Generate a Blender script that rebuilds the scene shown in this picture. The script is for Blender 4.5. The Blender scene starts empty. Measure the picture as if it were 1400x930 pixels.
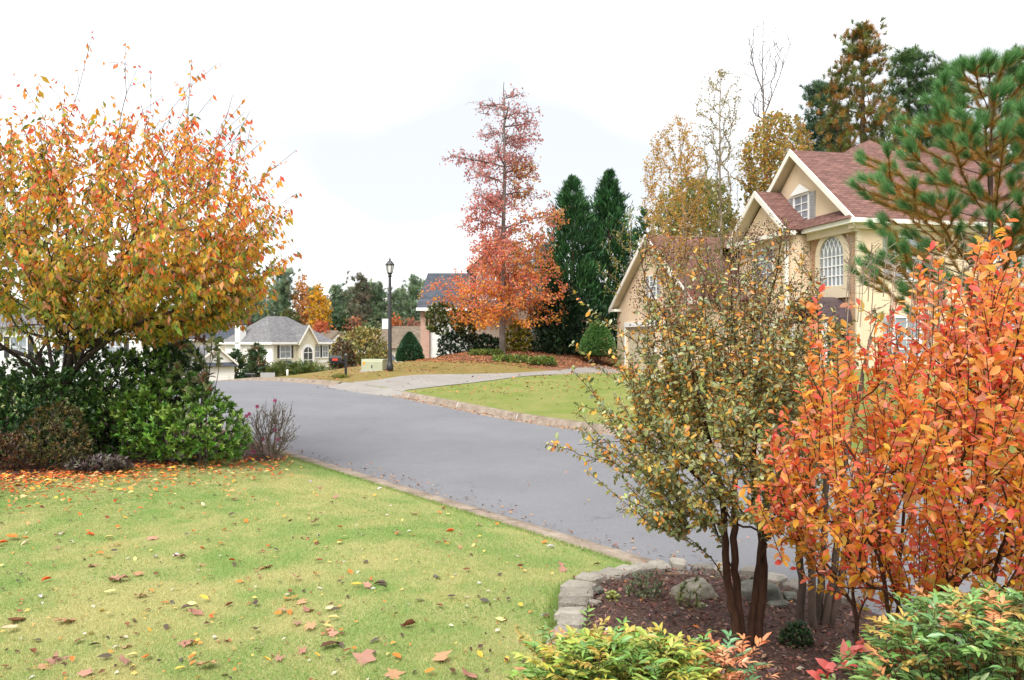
import bpy, math, random
import numpy as np
from mathutils import Matrix, Vector, noise as mnoise

SC = bpy.context.scene
COL = SC.collection
F = 1089.0            # focal length in pixels of the 1400 px wide photograph
CZ = 2.0              # eye height
# ------------------------------------------------------------------ camera
cam = bpy.data.cameras.new("camera")
cam.sensor_width = 36.0
cam.lens = 28.0
cam.clip_start = 0.05
cam.clip_end = 3000
camo = bpy.data.objects.new("camera", cam)
camo.location = (0, 0, CZ)
camo.rotation_euler = (math.radians(90), 0, 0)
COL.objects.link(camo)
SC.camera = camo
# ------------------------------------------------------------------ exposure
SC.view_settings.view_transform = 'Standard'
SC.view_settings.look = 'None'
SC.view_settings.exposure = 2.05
SC.view_settings.gamma = 1.0
SC.view_settings.use_curve_mapping = False
SC.cycles.use_denoising = True
SC.cycles.max_bounces = 9
SC.cycles.transmission_bounces = 6
SC.cycles.diffuse_bounces = 6
SC.cycles.transparent_max_bounces = 4
SC.cycles.caustics_reflective = False
SC.cycles.caustics_refractive = False
# ------------------------------------------------------------------ sky (overcast) and sun
SUN_EL, SUN_AZ = 52.0, 200.0       # azimuth clockwise from +Y: the light comes from behind the camera, a little from the left
world = bpy.data.worlds.new("World")
SC.world = world
world.use_nodes = True
wn = world.node_tree
wn.nodes.clear()
w_out = wn.nodes.new('ShaderNodeOutputWorld')
w_bg = wn.nodes.new('ShaderNodeBackground')
w_sky = wn.nodes.new('ShaderNodeTexSky')
w_sky.sky_type = 'NISHITA'
w_sky.sun_disc = False
w_sky.sun_elevation = math.radians(SUN_EL)
w_sky.sun_rotation = math.radians(SUN_AZ)
w_tc = wn.nodes.new('ShaderNodeTexCoord')
w_map = wn.nodes.new('ShaderNodeMapping')
w_map.inputs['Scale'].default_value = (1.0, 1.0, 2.2)
w_map.inputs['Location'].default_value = (2.9, 1.3, 0.7)
w_map.inputs['Rotation'].default_value = (0, 0, math.radians(-24))
w_no = wn.nodes.new('ShaderNodeTexNoise')
w_no.inputs['Scale'].default_value = 1.5
w_no.inputs['Detail'].default_value = 4.0
w_no.inputs['Roughness'].default_value = 0.45
w_ra = wn.nodes.new('ShaderNodeValToRGB')
w_ra.color_ramp.elements[0].position = 0.4
w_ra.color_ramp.elements[0].color = (2.26, 2.32, 2.4, 1)
w_ra.color_ramp.elements[1].position = 0.8
w_ra.color_ramp.elements[1].color = (5.1, 5.1, 5.12, 1)
w_mix = wn.nodes.new('ShaderNodeMix')
w_mix.data_type = 'RGBA'
w_mix.inputs['Factor'].default_value = 0.95
wn.links.new(w_tc.outputs['Generated'], w_map.inputs['Vector'])
wn.links.new(w_map.outputs['Vector'], w_no.inputs['Vector'])
wn.links.new(w_no.outputs['Fac'], w_ra.inputs['Fac'])
wn.links.new(w_sky.outputs['Color'], w_mix.inputs['A'])
wn.links.new(w_ra.outputs['Color'], w_mix.inputs['B'])
wn.links.new(w_mix.outputs['Result'], w_bg.inputs['Color'])
w_bg.inputs['Strength'].default_value = 0.1
wn.links.new(w_bg.outputs['Background'], w_out.inputs['Surface'])

sun = bpy.data.lights.new("sun", 'SUN')
sun.energy = 1.3
sun.angle = math.radians(35)
sun.color = (1.0, 0.965, 0.91)
suno = bpy.data.objects.new("sun", sun)
COL.objects.link(suno)
az, el = math.radians(SUN_AZ), math.radians(SUN_EL)
sdir = Vector((math.sin(az) * math.cos(el), math.cos(az) * math.cos(el), math.sin(el)))
suno.rotation_euler = (-sdir).to_track_quat('-Z', 'Y').to_euler()
suno.location = sdir * 50

# ------------------------------------------------------------------ helpers
rng = np.random.default_rng(7)


def W(px, py, Y):
    """point of the photograph at distance Y -> world"""
    return np.array([(px - 700.0) / F * Y, Y, CZ + (465.0 - py) / F * Y])


def lin(c):
    c = np.asarray(c, float) / 255.0
    return np.where(c <= 0.04045, c / 12.92, ((c + 0.055) / 1.055) ** 2.4)


def tag(o, label=None, cat=None, group=None, kind=None):
    if label: o['label'] = label
    if cat: o['category'] = cat
    if group: o['group'] = group
    if kind: o['kind'] = kind
    return o


def empty(name, loc, label, cat, group=None, rz=0.0):
    o = bpy.data.objects.new(name, None)
    o.empty_display_size = 0.2
    COL.objects.link(o)
    o.location = loc
    o.rotation_euler = (0, 0, rz)
    return tag(o, label, cat, group)


def link(name, me, parent=None):
    o = bpy.data.objects.new(name, me)
    COL.objects.link(o)
    if parent is not None: o.parent = parent
    return o


def mesh_np(name, V, Fs, m=None, cols=None, smooth=False):
    """V (n,3); Fs list of int arrays (k, corners)"""
    me = bpy.data.meshes.new(name)
    V = np.asarray(V, np.float32)
    Fs = [np.asarray(f, np.int32) for f in Fs if len(f)]
    me.vertices.add(len(V))
    me.vertices.foreach_set('co', V.ravel())
    nl = sum(f.size for f in Fs)
    nf = sum(len(f) for f in Fs)
    me.loops.add(nl)
    me.loops.foreach_set('vertex_index', np.concatenate([f.ravel() for f in Fs]))
    tot = np.concatenate([np.full(len(f), f.shape[1], np.int32) for f in Fs])
    st = np.concatenate([[0], np.cumsum(tot)[:-1]]).astype(np.int32)
    me.polygons.add(nf)
    me.polygons.foreach_set('loop_start', st)
    me.polygons.foreach_set('loop_total', tot)
    if smooth: me.polygons.foreach_set('use_smooth', np.ones(nf, bool))
    if cols is not None:
        a = me.attributes.new('Col', 'FLOAT_COLOR', 'POINT')
        c4 = np.ones((len(V), 4), np.float32)
        c4[:, :3] = cols
        a.data.foreach_set('color', c4.ravel())
    me.update(calc_edges=True)
    if m is not None: me.materials.append(m)
    return me


# ---- materials
class NT:
    def __init__(s, name):
        s.m = bpy.data.materials.new(name)
        s.m.use_nodes = True
        s.t = s.m.node_tree
        s.t.nodes.clear()
        s.out = s.t.nodes.new('ShaderNodeOutputMaterial')

    def n(s, typ, **kw):
        nd = s.t.nodes.new(typ)
        for k, v in kw.items():
            if k in nd.inputs.keys(): s.inp(nd.inputs[k], v)
            else: setattr(nd, k, v)
        return nd

    def inp(s, sock, v):
        if isinstance(v, bpy.types.NodeSocket): s.t.links.new(v, sock)
        elif isinstance(v, (tuple, list, np.ndarray)) and sock.type == 'RGBA': sock.default_value = tuple(v)[:3] + (1.0,)
        else: sock.default_value = v

    def mix(s, f, a, b, blend='MIX'):
        nd = s.t.nodes.new('ShaderNodeMix')
        nd.data_type = 'RGBA'
        nd.blend_type = blend
        s.inp(nd.inputs[0], f); s.inp(nd.inputs[6], a); s.inp(nd.inputs[7], b)
        return nd.outputs[2]

    def math(s, op, a, b=0.0, clamp=False):
        nd = s.t.nodes.new('ShaderNodeMath')
        nd.operation = op; nd.use_clamp = clamp
        s.inp(nd.inputs[0], a); s.inp(nd.inputs[1], b)
        return nd.outputs[0]

    def noise(s, scale, detail=4, rough=0.55, vec=None, dist=0.0):
        nd = s.n('ShaderNodeTexNoise')
        nd.inputs['Scale'].default_value = scale
        nd.inputs['Detail'].default_value = detail
        nd.inputs['Roughness'].default_value = rough
        nd.inputs['Distortion'].default_value = dist
        s.t.links.new(vec if vec is not None else s.pos(), nd.inputs['Vector'])
        return nd.outputs['Fac']

    def pos(s):
        return s.n('ShaderNodeNewGeometry').outputs['Position']

    def ramp(s, f, stops):
        nd = s.n('ShaderNodeValToRGB')
        r = nd.color_ramp
        while len(r.elements) < len(stops): r.elements.new(0.5)
        for e, (p, c) in zip(r.elements, stops):
            e.position = p
            e.color = (c, c, c, 1) if np.isscalar(c) else tuple(c)[:3] + (1,)
        s.t.links.new(f, nd.inputs['Fac'])
        return nd.outputs['Color']

    def bump(s, h, strength=0.3, dist=0.02):
        nd = s.n('ShaderNodeBump')
        nd.inputs['Strength'].default_value = strength
        nd.inputs['Distance'].default_value = dist
        s.t.links.new(h, nd.inputs['Height'])
        return nd.outputs['Normal']

    def attr(s, name='Col'):
        return s.n('ShaderNodeAttribute', attribute_name=name).outputs['Color']

    def bsdf(s, col, rough=0.7, normal=None, spec=0.3, metal=0.0):
        p = s.n('ShaderNodeBsdfPrincipled')
        s.inp(p.inputs['Base Color'], col)
        s.inp(p.inputs['Roughness'], rough)
        p.inputs['Specular IOR Level'].default_value = spec
        p.inputs['Metallic'].default_value = metal
        if normal is not None: s.t.links.new(normal, p.inputs['Normal'])
        return p.outputs['BSDF']

    def done(s, sh):
        s.t.links.new(sh, s.out.inputs['Surface'])
        return s.m


def plain(name, c, rough=0.6, var=0.12, scale=3.0, bump=0.0, bscale=40, spec=0.3, metal=0.0):
    k = NT(name)
    c = np.array(c, float)
    f = k.ramp(k.noise(scale, 5), [(0.3, 0.0), (0.7, 1.0)])
    col = k.mix(f, c * (1 - var), np.minimum(c * (1 + var), 1))
    nm = k.bump(k.noise(bscale, 4), bump, 0.01) if bump else None
    return k.done(k.bsdf(col, rough, nm, spec, metal))


def leafmat(name, trans=0.4, rough=0.5, spec=0.35):
    k = NT(name)
    c = k.attr()
    v = k.noise(9.0, 2)
    c2 = k.mix(k.math('MULTIPLY', v, 0.3), c, k.mix(0.4, c, (0.0, 0.0, 0.0)))
    p = k.bsdf(c2, rough, None, spec)
    tr = k.n('ShaderNodeBsdfTranslucent')
    k.inp(tr.inputs['Color'], c)
    mx = k.n('ShaderNodeMixShader')
    mx.inputs[0].default_value = trans
    k.t.links.new(p, mx.inputs[1]); k.t.links.new(tr.outputs[0], mx.inputs[2])
    return k.done(mx.outputs[0])


M = {}
M['leaf'] = leafmat('leaf_thin', 0.55, 0.42, 0.5)
M['leaf_gloss'] = leafmat('leaf_glossy', 0.2, 0.32, 0.5)
M['needle'] = leafmat('needle', 0.25, 0.5)
M['grass_blade'] = leafmat('grass_blade', 0.4, 0.6, 0.2)
M['litter'] = leafmat('dry_leaf', 0.15, 0.75, 0.2)


def barkmat(name, a, b, scale=14):
    k = NT(name)
    mp = k.n('ShaderNodeMapping')
    mp.inputs['Scale'].default_value = (1, 1, 0.22)
    k.t.links.new(k.pos(), mp.inputs['Vector'])
    nz = k.noise(scale, 6, 0.65, mp.outputs['Vector'])
    col = k.mix(k.ramp(nz, [(0.3, 0.0), (0.7, 1.0)]), a, b)
    return k.done(k.bsdf(col, 0.85, k.bump(nz, 0.6, 0.02), 0.2))


M['bark_cherry'] = barkmat('bark_cherry', (0.022, 0.017, 0.016), (0.075, 0.056, 0.05))
M['bark_myrtle'] = barkmat('bark_myrtle', (0.03, 0.014, 0.009), (0.1, 0.05, 0.03), 22)
M['bark_pine'] = barkmat('bark_pine', (0.035, 0.024, 0.018), (0.14, 0.085, 0.06), 10)
M['bark_grey'] = barkmat('bark_grey', (0.09, 0.075, 0.065), (0.24, 0.2, 0.18), 9)
M['bark_stem'] = barkmat('bark_stem', (0.04, 0.03, 0.024), (0.15, 0.11, 0.085), 16)
M['bark_birch'] = barkmat('bark_birch', (0.12, 0.09, 0.07), (0.36, 0.29, 0.23), 9)


def uvmat_brick(name, c1, c2, mortar, w, h, msize, bump=0.4, rough=0.85, jitter=0.5, stain=0.25):
    k = NT(name)
    uv = k.n('ShaderNodeUVMap').outputs['UV']
    b = k.n('ShaderNodeTexBrick')
    k.t.links.new(uv, b.inputs['Vector'])
    b.offset = 0.5
    k.inp(b.inputs['Color1'], c1); k.inp(b.inputs['Color2'], c2); k.inp(b.inputs['Mortar'], mortar)
    b.inputs['Scale'].default_value = 1.0
    b.inputs['Brick Width'].default_value = w
    b.inputs['Row Height'].default_value = h
    b.inputs['Mortar Size'].default_value = msize
    b.inputs['Mortar Smooth'].default_value = 0.3
    b.inputs['Bias'].default_value = 0.0
    nz = k.noise(0.7, 5, 0.6)
    col = k.mix(k.math('MULTIPLY', k.ramp(nz, [(0.35, 0.0), (0.7, 1.0)]), stain), b.outputs['Color'], np.array(c1) * 0.55)
    fine = k.noise(30, 3)
    col = k.mix(k.math('MULTIPLY', fine, 0.35), col, np.array(c2) * 1.25)
    hgt = k.math('ADD', k.math('MULTIPLY', k.math('SUBTRACT', 1.0, b.outputs['Fac']), 1.0), k.math('MULTIPLY', fine, 0.25))
    return k.done(k.bsdf(col, rough, k.bump(hgt, bump, 0.015), 0.2))


def shingle(name, c):
    c = np.array(c, float)
    return uvmat_brick(name, c * 0.6, c * 1.35, c * 0.3, 0.34, 0.15, 0.014, 0.9, 0.9, stain=0.35)


M['shingle_red'] = shingle('shingle_red', (0.175, 0.09, 0.076))
M['shingle_grey'] = shingle('shingle_grey', (0.18, 0.175, 0.18))
M['shingle_slate'] = shingle('shingle_slate', (0.075, 0.085, 0.105))
M['shingle_tan'] = shingle('shingle_tan', (0.18, 0.14, 0.105))
M['brick_brown'] = uvmat_brick('brick_brown', (0.30, 0.15, 0.085), (0.44, 0.27, 0.16), (0.42, 0.34, 0.26), 0.21, 0.075, 0.012)
M['brick_pink'] = uvmat_brick('brick_pink', (0.40, 0.2, 0.15), (0.5, 0.3, 0.24), (0.5, 0.42, 0.36), 0.21, 0.075, 0.012)
M['stucco'] = plain('stucco_peach', (0.68, 0.53, 0.37), 0.9, 0.08, 0.9, 0.3, 60)
M['stucco_cream'] = plain('stucco_cream_trim', (0.62, 0.52, 0.38), 0.85, 0.06, 1.2, 0.1, 60)  # cream trim colour for soffits, frieze, corner board and arched surround
M['trim'] = plain('painted_trim', (0.76, 0.73, 0.66), 0.55, 0.06, 2.5)
M['white'] = plain('white_paint', (0.8, 0.8, 0.78), 0.5, 0.04, 2.0)
M['cream_siding'] = plain('cream_siding', (0.64, 0.6, 0.47), 0.7, 0.05, 2)
M['beige_siding'] = plain('beige_siding', (0.52, 0.48, 0.4), 0.7, 0.05, 2)
M['tan_siding'] = plain('tan_siding', (0.56, 0.47, 0.38), 0.7, 0.06, 2)
M['garage_door'] = plain('garage_door', (0.56, 0.5, 0.36), 0.6, 0.04, 1.5)
M['shutter_grey'] = plain('shutter_grey', (0.34, 0.335, 0.34), 0.6, 0.05)
M['shutter_black'] = plain('shutter_black', (0.05, 0.05, 0.055), 0.5, 0.1)
M['black_metal'] = plain('black_metal', (0.018, 0.018, 0.02), 0.38, 0.2, 5, spec=0.5)
M['awning'] = plain('awning_metal', (0.06, 0.04, 0.045), 0.45, 0.2, 4, spec=0.5)
M['flag_red'] = plain('flag_red', (0.6, 0.05, 0.03), 0.5)
M['box_green'] = plain('box_green', (0.36, 0.38, 0.26), 0.5, 0.08, 2)
M['box_orange'] = plain('box_orange', (0.75, 0.3, 0.03), 0.5)
M['concrete'] = plain('concrete', (0.36, 0.34, 0.31), 0.9, 0.18, 1.3, 0.3, 50)
M['recess_shade'] = plain('painted_recess_shade', (0.03, 0.028, 0.027), 0.8)  # near-black colour stands in for the shade of the entrance recess
M['sign_grey'] = plain('sign_grey', (0.5, 0.52, 0.58), 0.5)


def glassmat(name, c=(0.05, 0.06, 0.07), rough=0.06):
    k = NT(name)
    col = k.mix(k.noise(2.5, 3), np.array(c) * 0.5, np.array(c) * 1.6)
    return k.done(k.bsdf(col, rough, None, 0.7))


M['glass'] = glassmat('window_glass')
M['glass_pale'] = glassmat('window_glass_curtained', (0.24, 0.27, 0.31), 0.1)
M['lamp_glass'] = plain('frosted_lamp_glass', (0.62, 0.62, 0.6), 0.25, 0.05)


# ---- mesh collector in local coordinates
class MB:
    def __init__(s):
        s.v, s.f = [], []

    def poly(s, pts):
        b = len(s.v)
        s.v += [tuple(map(float, p)) for p in pts]
        s.f.append(tuple(range(b, b + len(pts))))
        return s

    def ext(s, pts, vec):
        """closed prism: polygon pts extruded along vec"""
        b = len(s.v)
        n = len(pts)
        P = [np.array(p, float) for p in pts]
        vec = np.array(vec, float)
        nn = sum(np.cross(P[i], P[(i + 1) % n]) for i in range(n))
        if np.dot(nn, vec) > 0: P = P[::-1]
        s.v += [tuple(p) for p in P] + [tuple(p + vec) for p in P]
        s.f.append(tuple(range(b, b + n)))
        s.f.append(tuple(range(b + 2 * n - 1, b + n - 1, -1)))
        for i in range(n):
            j = (i + 1) % n
            s.f.append((b + j, b + i, b + n + i, b + n + j))
        return s

    def box(s, a, b):
        (x0, y0, z0), (x1, y1, z1) = a, b
        return s.ext([(x0, y0, z0), (x1, y0, z0), (x1, y1, z0), (x0, y1, z0)], (0, 0, z1 - z0))

    def slab(s, pts, th):
        P = [np.array(p, float) for p in pts]
        n = np.cross(P[1] - P[0], P[2] - P[0]); n /= np.linalg.norm(n)
        if n[2] < 0: n = -n
        return s.ext(P, -n * th)

    def bar(s, p, q, w, d):
        """rectangular bar from p to q, w across (horizontal), d the other way"""
        p, q = np.array(p, float), np.array(q, float)
        t = (q - p) / np.linalg.norm(q - p)
        a = np.cross(t, (0, 0, 1.0))
        if np.linalg.norm(a) < 1e-3: a = np.array([1.0, 0, 0])
        a /= np.linalg.norm(a)
        b = np.cross(a, t)
        return s.ext([p - a * w / 2 - b * d / 2, p + a * w / 2 - b * d / 2, p + a * w / 2 + b * d / 2, p - a * w / 2 + b * d / 2], q - p)

    def lathe(s, prof, n=16, c=(0, 0, 0), ph=0.0):
        b = len(s.v)
        for r, z in prof:
            for i in range(n):
                a = 2 * math.pi * i / n + ph
                s.v.append((c[0] + r * math.cos(a), c[1] + r * math.sin(a), c[2] + z))
        for k in range(len(prof) - 1):
            for i in range(n):
                j = (i + 1) % n
                s.f.append((b + k * n + i, b + k * n + j, b + (k + 1) * n + j, b + (k + 1) * n + i))
        s.f.append(tuple(b + i for i in range(n))[::-1])
        s.f.append(tuple(b + (len(prof) - 1) * n + i for i in range(n)))
        return s

    def build(s, name, m, parent=None, smooth=False):
        me = bpy.data.meshes.new(name)
        me.from_pydata(s.v, [], s.f)
        me.update()
        uv = me.uv_layers.new(name='UVMap')
        buf = np.zeros((len(me.loops), 2), np.float32)
        for p in me.polygons:
            n = np.array(p.normal)
            t = np.cross((0, 0, 1.0), n)
            if np.linalg.norm(t) < 0.05: t = np.array([1.0, 0, 0])
            t /= np.linalg.norm(t)
            bt = np.cross(n, t)
            for li, vi in zip(p.loop_indices, p.vertices):
                co = s.v[vi]
                buf[li] = (co[0] * t[0] + co[1] * t[1] + co[2] * t[2], co[0] * bt[0] + co[1] * bt[1] + co[2] * bt[2])
        uv.data.foreach_set('uv', buf.ravel())
        if smooth:
            for p in me.polygons: p.use_smooth = True
        me.materials.append(m)
        return link(name, me, parent)


# ------------------------------------------------------------------ leaves
T8 = (np.array([(0, 0, 0), (.32, .46, .08), (.32, -.46, .08), (.68, .38, .05), (.68, -.38, .05), (1, 0, -.12), (.32, 0, 0), (.68, 0, -.02)]),
      [np.array([(0, 6, 1), (0, 2, 6), (7, 5, 3), (4, 5, 7)]), np.array([(6, 7, 3, 1), (2, 4, 7, 6)])])
TR = (np.array([(0, 0, 0), (.2, .33, .06), (.2, -.33, .06), (.55, .5, .09), (.55, -.5, .09), (.86, .3, .02), (.86, -.3, .02), (1, 0, -.06), (.3, 0, 0), (.7, 0, .01)]),
      [np.array([(0, 8, 1), (0, 2, 8), (9, 7, 5), (6, 7, 9)]), np.array([(8, 9, 3, 1), (2, 4, 9, 8), (9, 5, 3, 3), (4, 6, 9, 9)])[:2], np.array([(9, 5, 3), (4, 6, 9)])])
T4 = (np.array([(0, 0, 0), (.45, .5, .07), (.45, -.5, .07), (1, 0, -.12), (.5, 0, -.02)]),
      [np.array([(0, 4, 1), (0, 2, 4), (4, 3, 1), (2, 3, 4)])])
T2 = (np.array([(0, 0, 0), (.5, .5, .04), (1, 0, -.06), (.5, -.5, .04)]), [np.array([(0, 3, 2, 1)])])
T1 = (np.array([(0, .5, 0), (0, -.5, 0), (1, 0, 0)]), [np.array([(0, 1, 2)])])


def norm(a):
    a = np.asarray(a, float)
    return a / np.maximum(np.linalg.norm(a, axis=-1, keepdims=True), 1e-9)


def frames(D, N):
    D = norm(D)
    S = np.cross(D, N)
    bad = np.linalg.norm(S, axis=1) < 1e-3
    S[bad] = np.cross(D[bad], np.array([.3, .9, .2]))
    S = norm(S)
    return D, S, np.cross(S, D)


def leaf_geo(P, D, N, L, Wd, C, T):
    n = len(P)
    tv, tf = T
    D, S, N = frames(D, N)
    L = np.broadcast_to(np.asarray(L, float), n); Wd = np.broadcast_to(np.asarray(Wd, float), n)
    V = (P[:, None] + (tv[None, :, 0] * L[:, None])[..., None] * D[:, None] + (tv[None, :, 1] * Wd[:, None])[..., None] * S[:, None]
         + (tv[None, :, 2] * L[:, None])[..., None] * N[:, None])
    k = len(tv)
    off = np.arange(n)[:, None, None] * k
    Fs = [(f[None] + off).reshape(-1, f.shape[1]) for f in tf]
    return V.reshape(-1, 3), Fs, np.repeat(C, k, axis=0)


def foliage(name, parent, P, D, N, L, Wd, C, T, m, single=0, single_name='leaf', base=None):
    """all leaves of one plant: the `single` that show largest as objects of their own, the rest as one part of kind stuff"""
    n = len(P)
    P = np.asarray(P, float); D = np.asarray(D, float); N = np.asarray(N, float); C = np.asarray(C, float)
    L = np.array(np.broadcast_to(np.asarray(L, float), n)); Wd = np.array(np.broadcast_to(np.asarray(Wd, float), n))
    base = np.array(base if base is not None else (parent.location if parent is not None else (0, 0, 0)), float)
    rest = np.ones(n, bool)
    if single:
        px = P[:, 0] / P[:, 1] * F; py = (P[:, 2] - CZ) / P[:, 1] * F
        inv = (np.abs(px) < 690) & (np.abs(py) < 455) & (P[:, 1] > 0.5)
        # what shows largest: the nearest leaf of each patch of the picture first
        key = (np.floor(px / 17).astype(int) * 4096 + np.floor(py / 17).astype(int))
        order = np.argsort(-(L / P[:, 1]) * inv)
        seen, pick = set(), []
        for i in order:
            if not inv[i]: break
            if key[i] in seen: continue
            seen.add(key[i]); pick.append(i)
        near = sorted(pick, key=lambda i: P[i, 1])
        pick = sorted(near, key=lambda i: -L[i] / P[i, 1])[:single]
        rest[pick] = False
        nv = 14
        cen = C[np.random.default_rng(3).choice(pick, min(nv, len(pick)), replace=False)]
        ar = float(np.median(Wd / L))
        mes = []
        for q, c in enumerate(cen):
            tv = T[0].copy()
            tv[:, 1] *= ar
            tv[:, 2] *= 0.6 + 0.9 * ((q * 7) % 5) / 4
            mes.append(mesh_np(single_name, tv, T[1], m, np.repeat(c[None], len(tv), 0)))
        Dn, Sn, Nn = frames(D, N)
        for i in pick:
            q = int(np.argmin(((cen - C[i]) ** 2).sum(1)))
            o = link(single_name, mes[q], parent)
            l = float(L[i])
            loc = P[i] - base
            o.matrix_local = Matrix(((Dn[i, 0] * l, Sn[i, 0] * l, Nn[i, 0] * l, loc[0]), (Dn[i, 1] * l, Sn[i, 1] * l, Nn[i, 1] * l, loc[1]),
                                     (Dn[i, 2] * l, Sn[i, 2] * l, Nn[i, 2] * l, loc[2]), (0, 0, 0, 1)))
    V, Fs, CC = leaf_geo(P[rest] - base, D[rest], N[rest], L[rest], Wd[rest], C[rest], T)
    o = link(name, mesh_np(name, V, Fs, m, CC), parent)
    o['kind'] = 'stuff'
    return o


LK = 0.84     # photograph's lit leaf colours -> leaf albedo


def pal(cols, n, r, jit=0.12):
    c = np.array([lin(x) for x in cols])[r.integers(0, len(cols), n)] * LK
    return np.clip(c * (1 + r.normal(0, jit, (n, 1))) * (1 + r.normal(0, jit * 0.5, (n, 3))), 0.004, 0.85)


# ------------------------------------------------------------------ branching
def tubes(polys, sides=5):
    Vs, Fs, b = [], [], 0
    ang = np.arange(sides) / sides * 2 * np.pi
    ca, sa = np.cos(ang), np.sin(ang)
    ring = np.arange(sides)
    for pts, rad in polys:
        pts = np.asarray(pts, float)
        k = len(pts)
        if k < 2: continue
        t = np.gradient(pts, axis=0)
        t = t / np.maximum(np.linalg.norm(t, axis=1, keepdims=True), 1e-9)
        m = t.mean(0)
        ref = np.eye(3)[int(np.argmin(np.abs(m)))]
        u = np.cross(t, ref); u /= np.maximum(np.linalg.norm(u, axis=1, keepdims=True), 1e-9)
        v = np.cross(t, u)
        rad = np.asarray(rad, float)[:, None, None]
        ringv = pts[:, None] + rad * (ca[None, :, None] * u[:, None] + sa[None, :, None] * v[:, None])
        Vs.append(ringv.reshape(-1, 3))
        i = (np.arange(k - 1)[:, None] * sides + ring[None])
        j = (np.arange(k - 1)[:, None] * sides + (ring[None] + 1) % sides)
        Fs.append(np.stack([i, j, j + sides, i + sides], -1).reshape(-1, 4) + b)
        b += k * sides
    return np.concatenate(Vs), [np.concatenate(Fs)]


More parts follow.
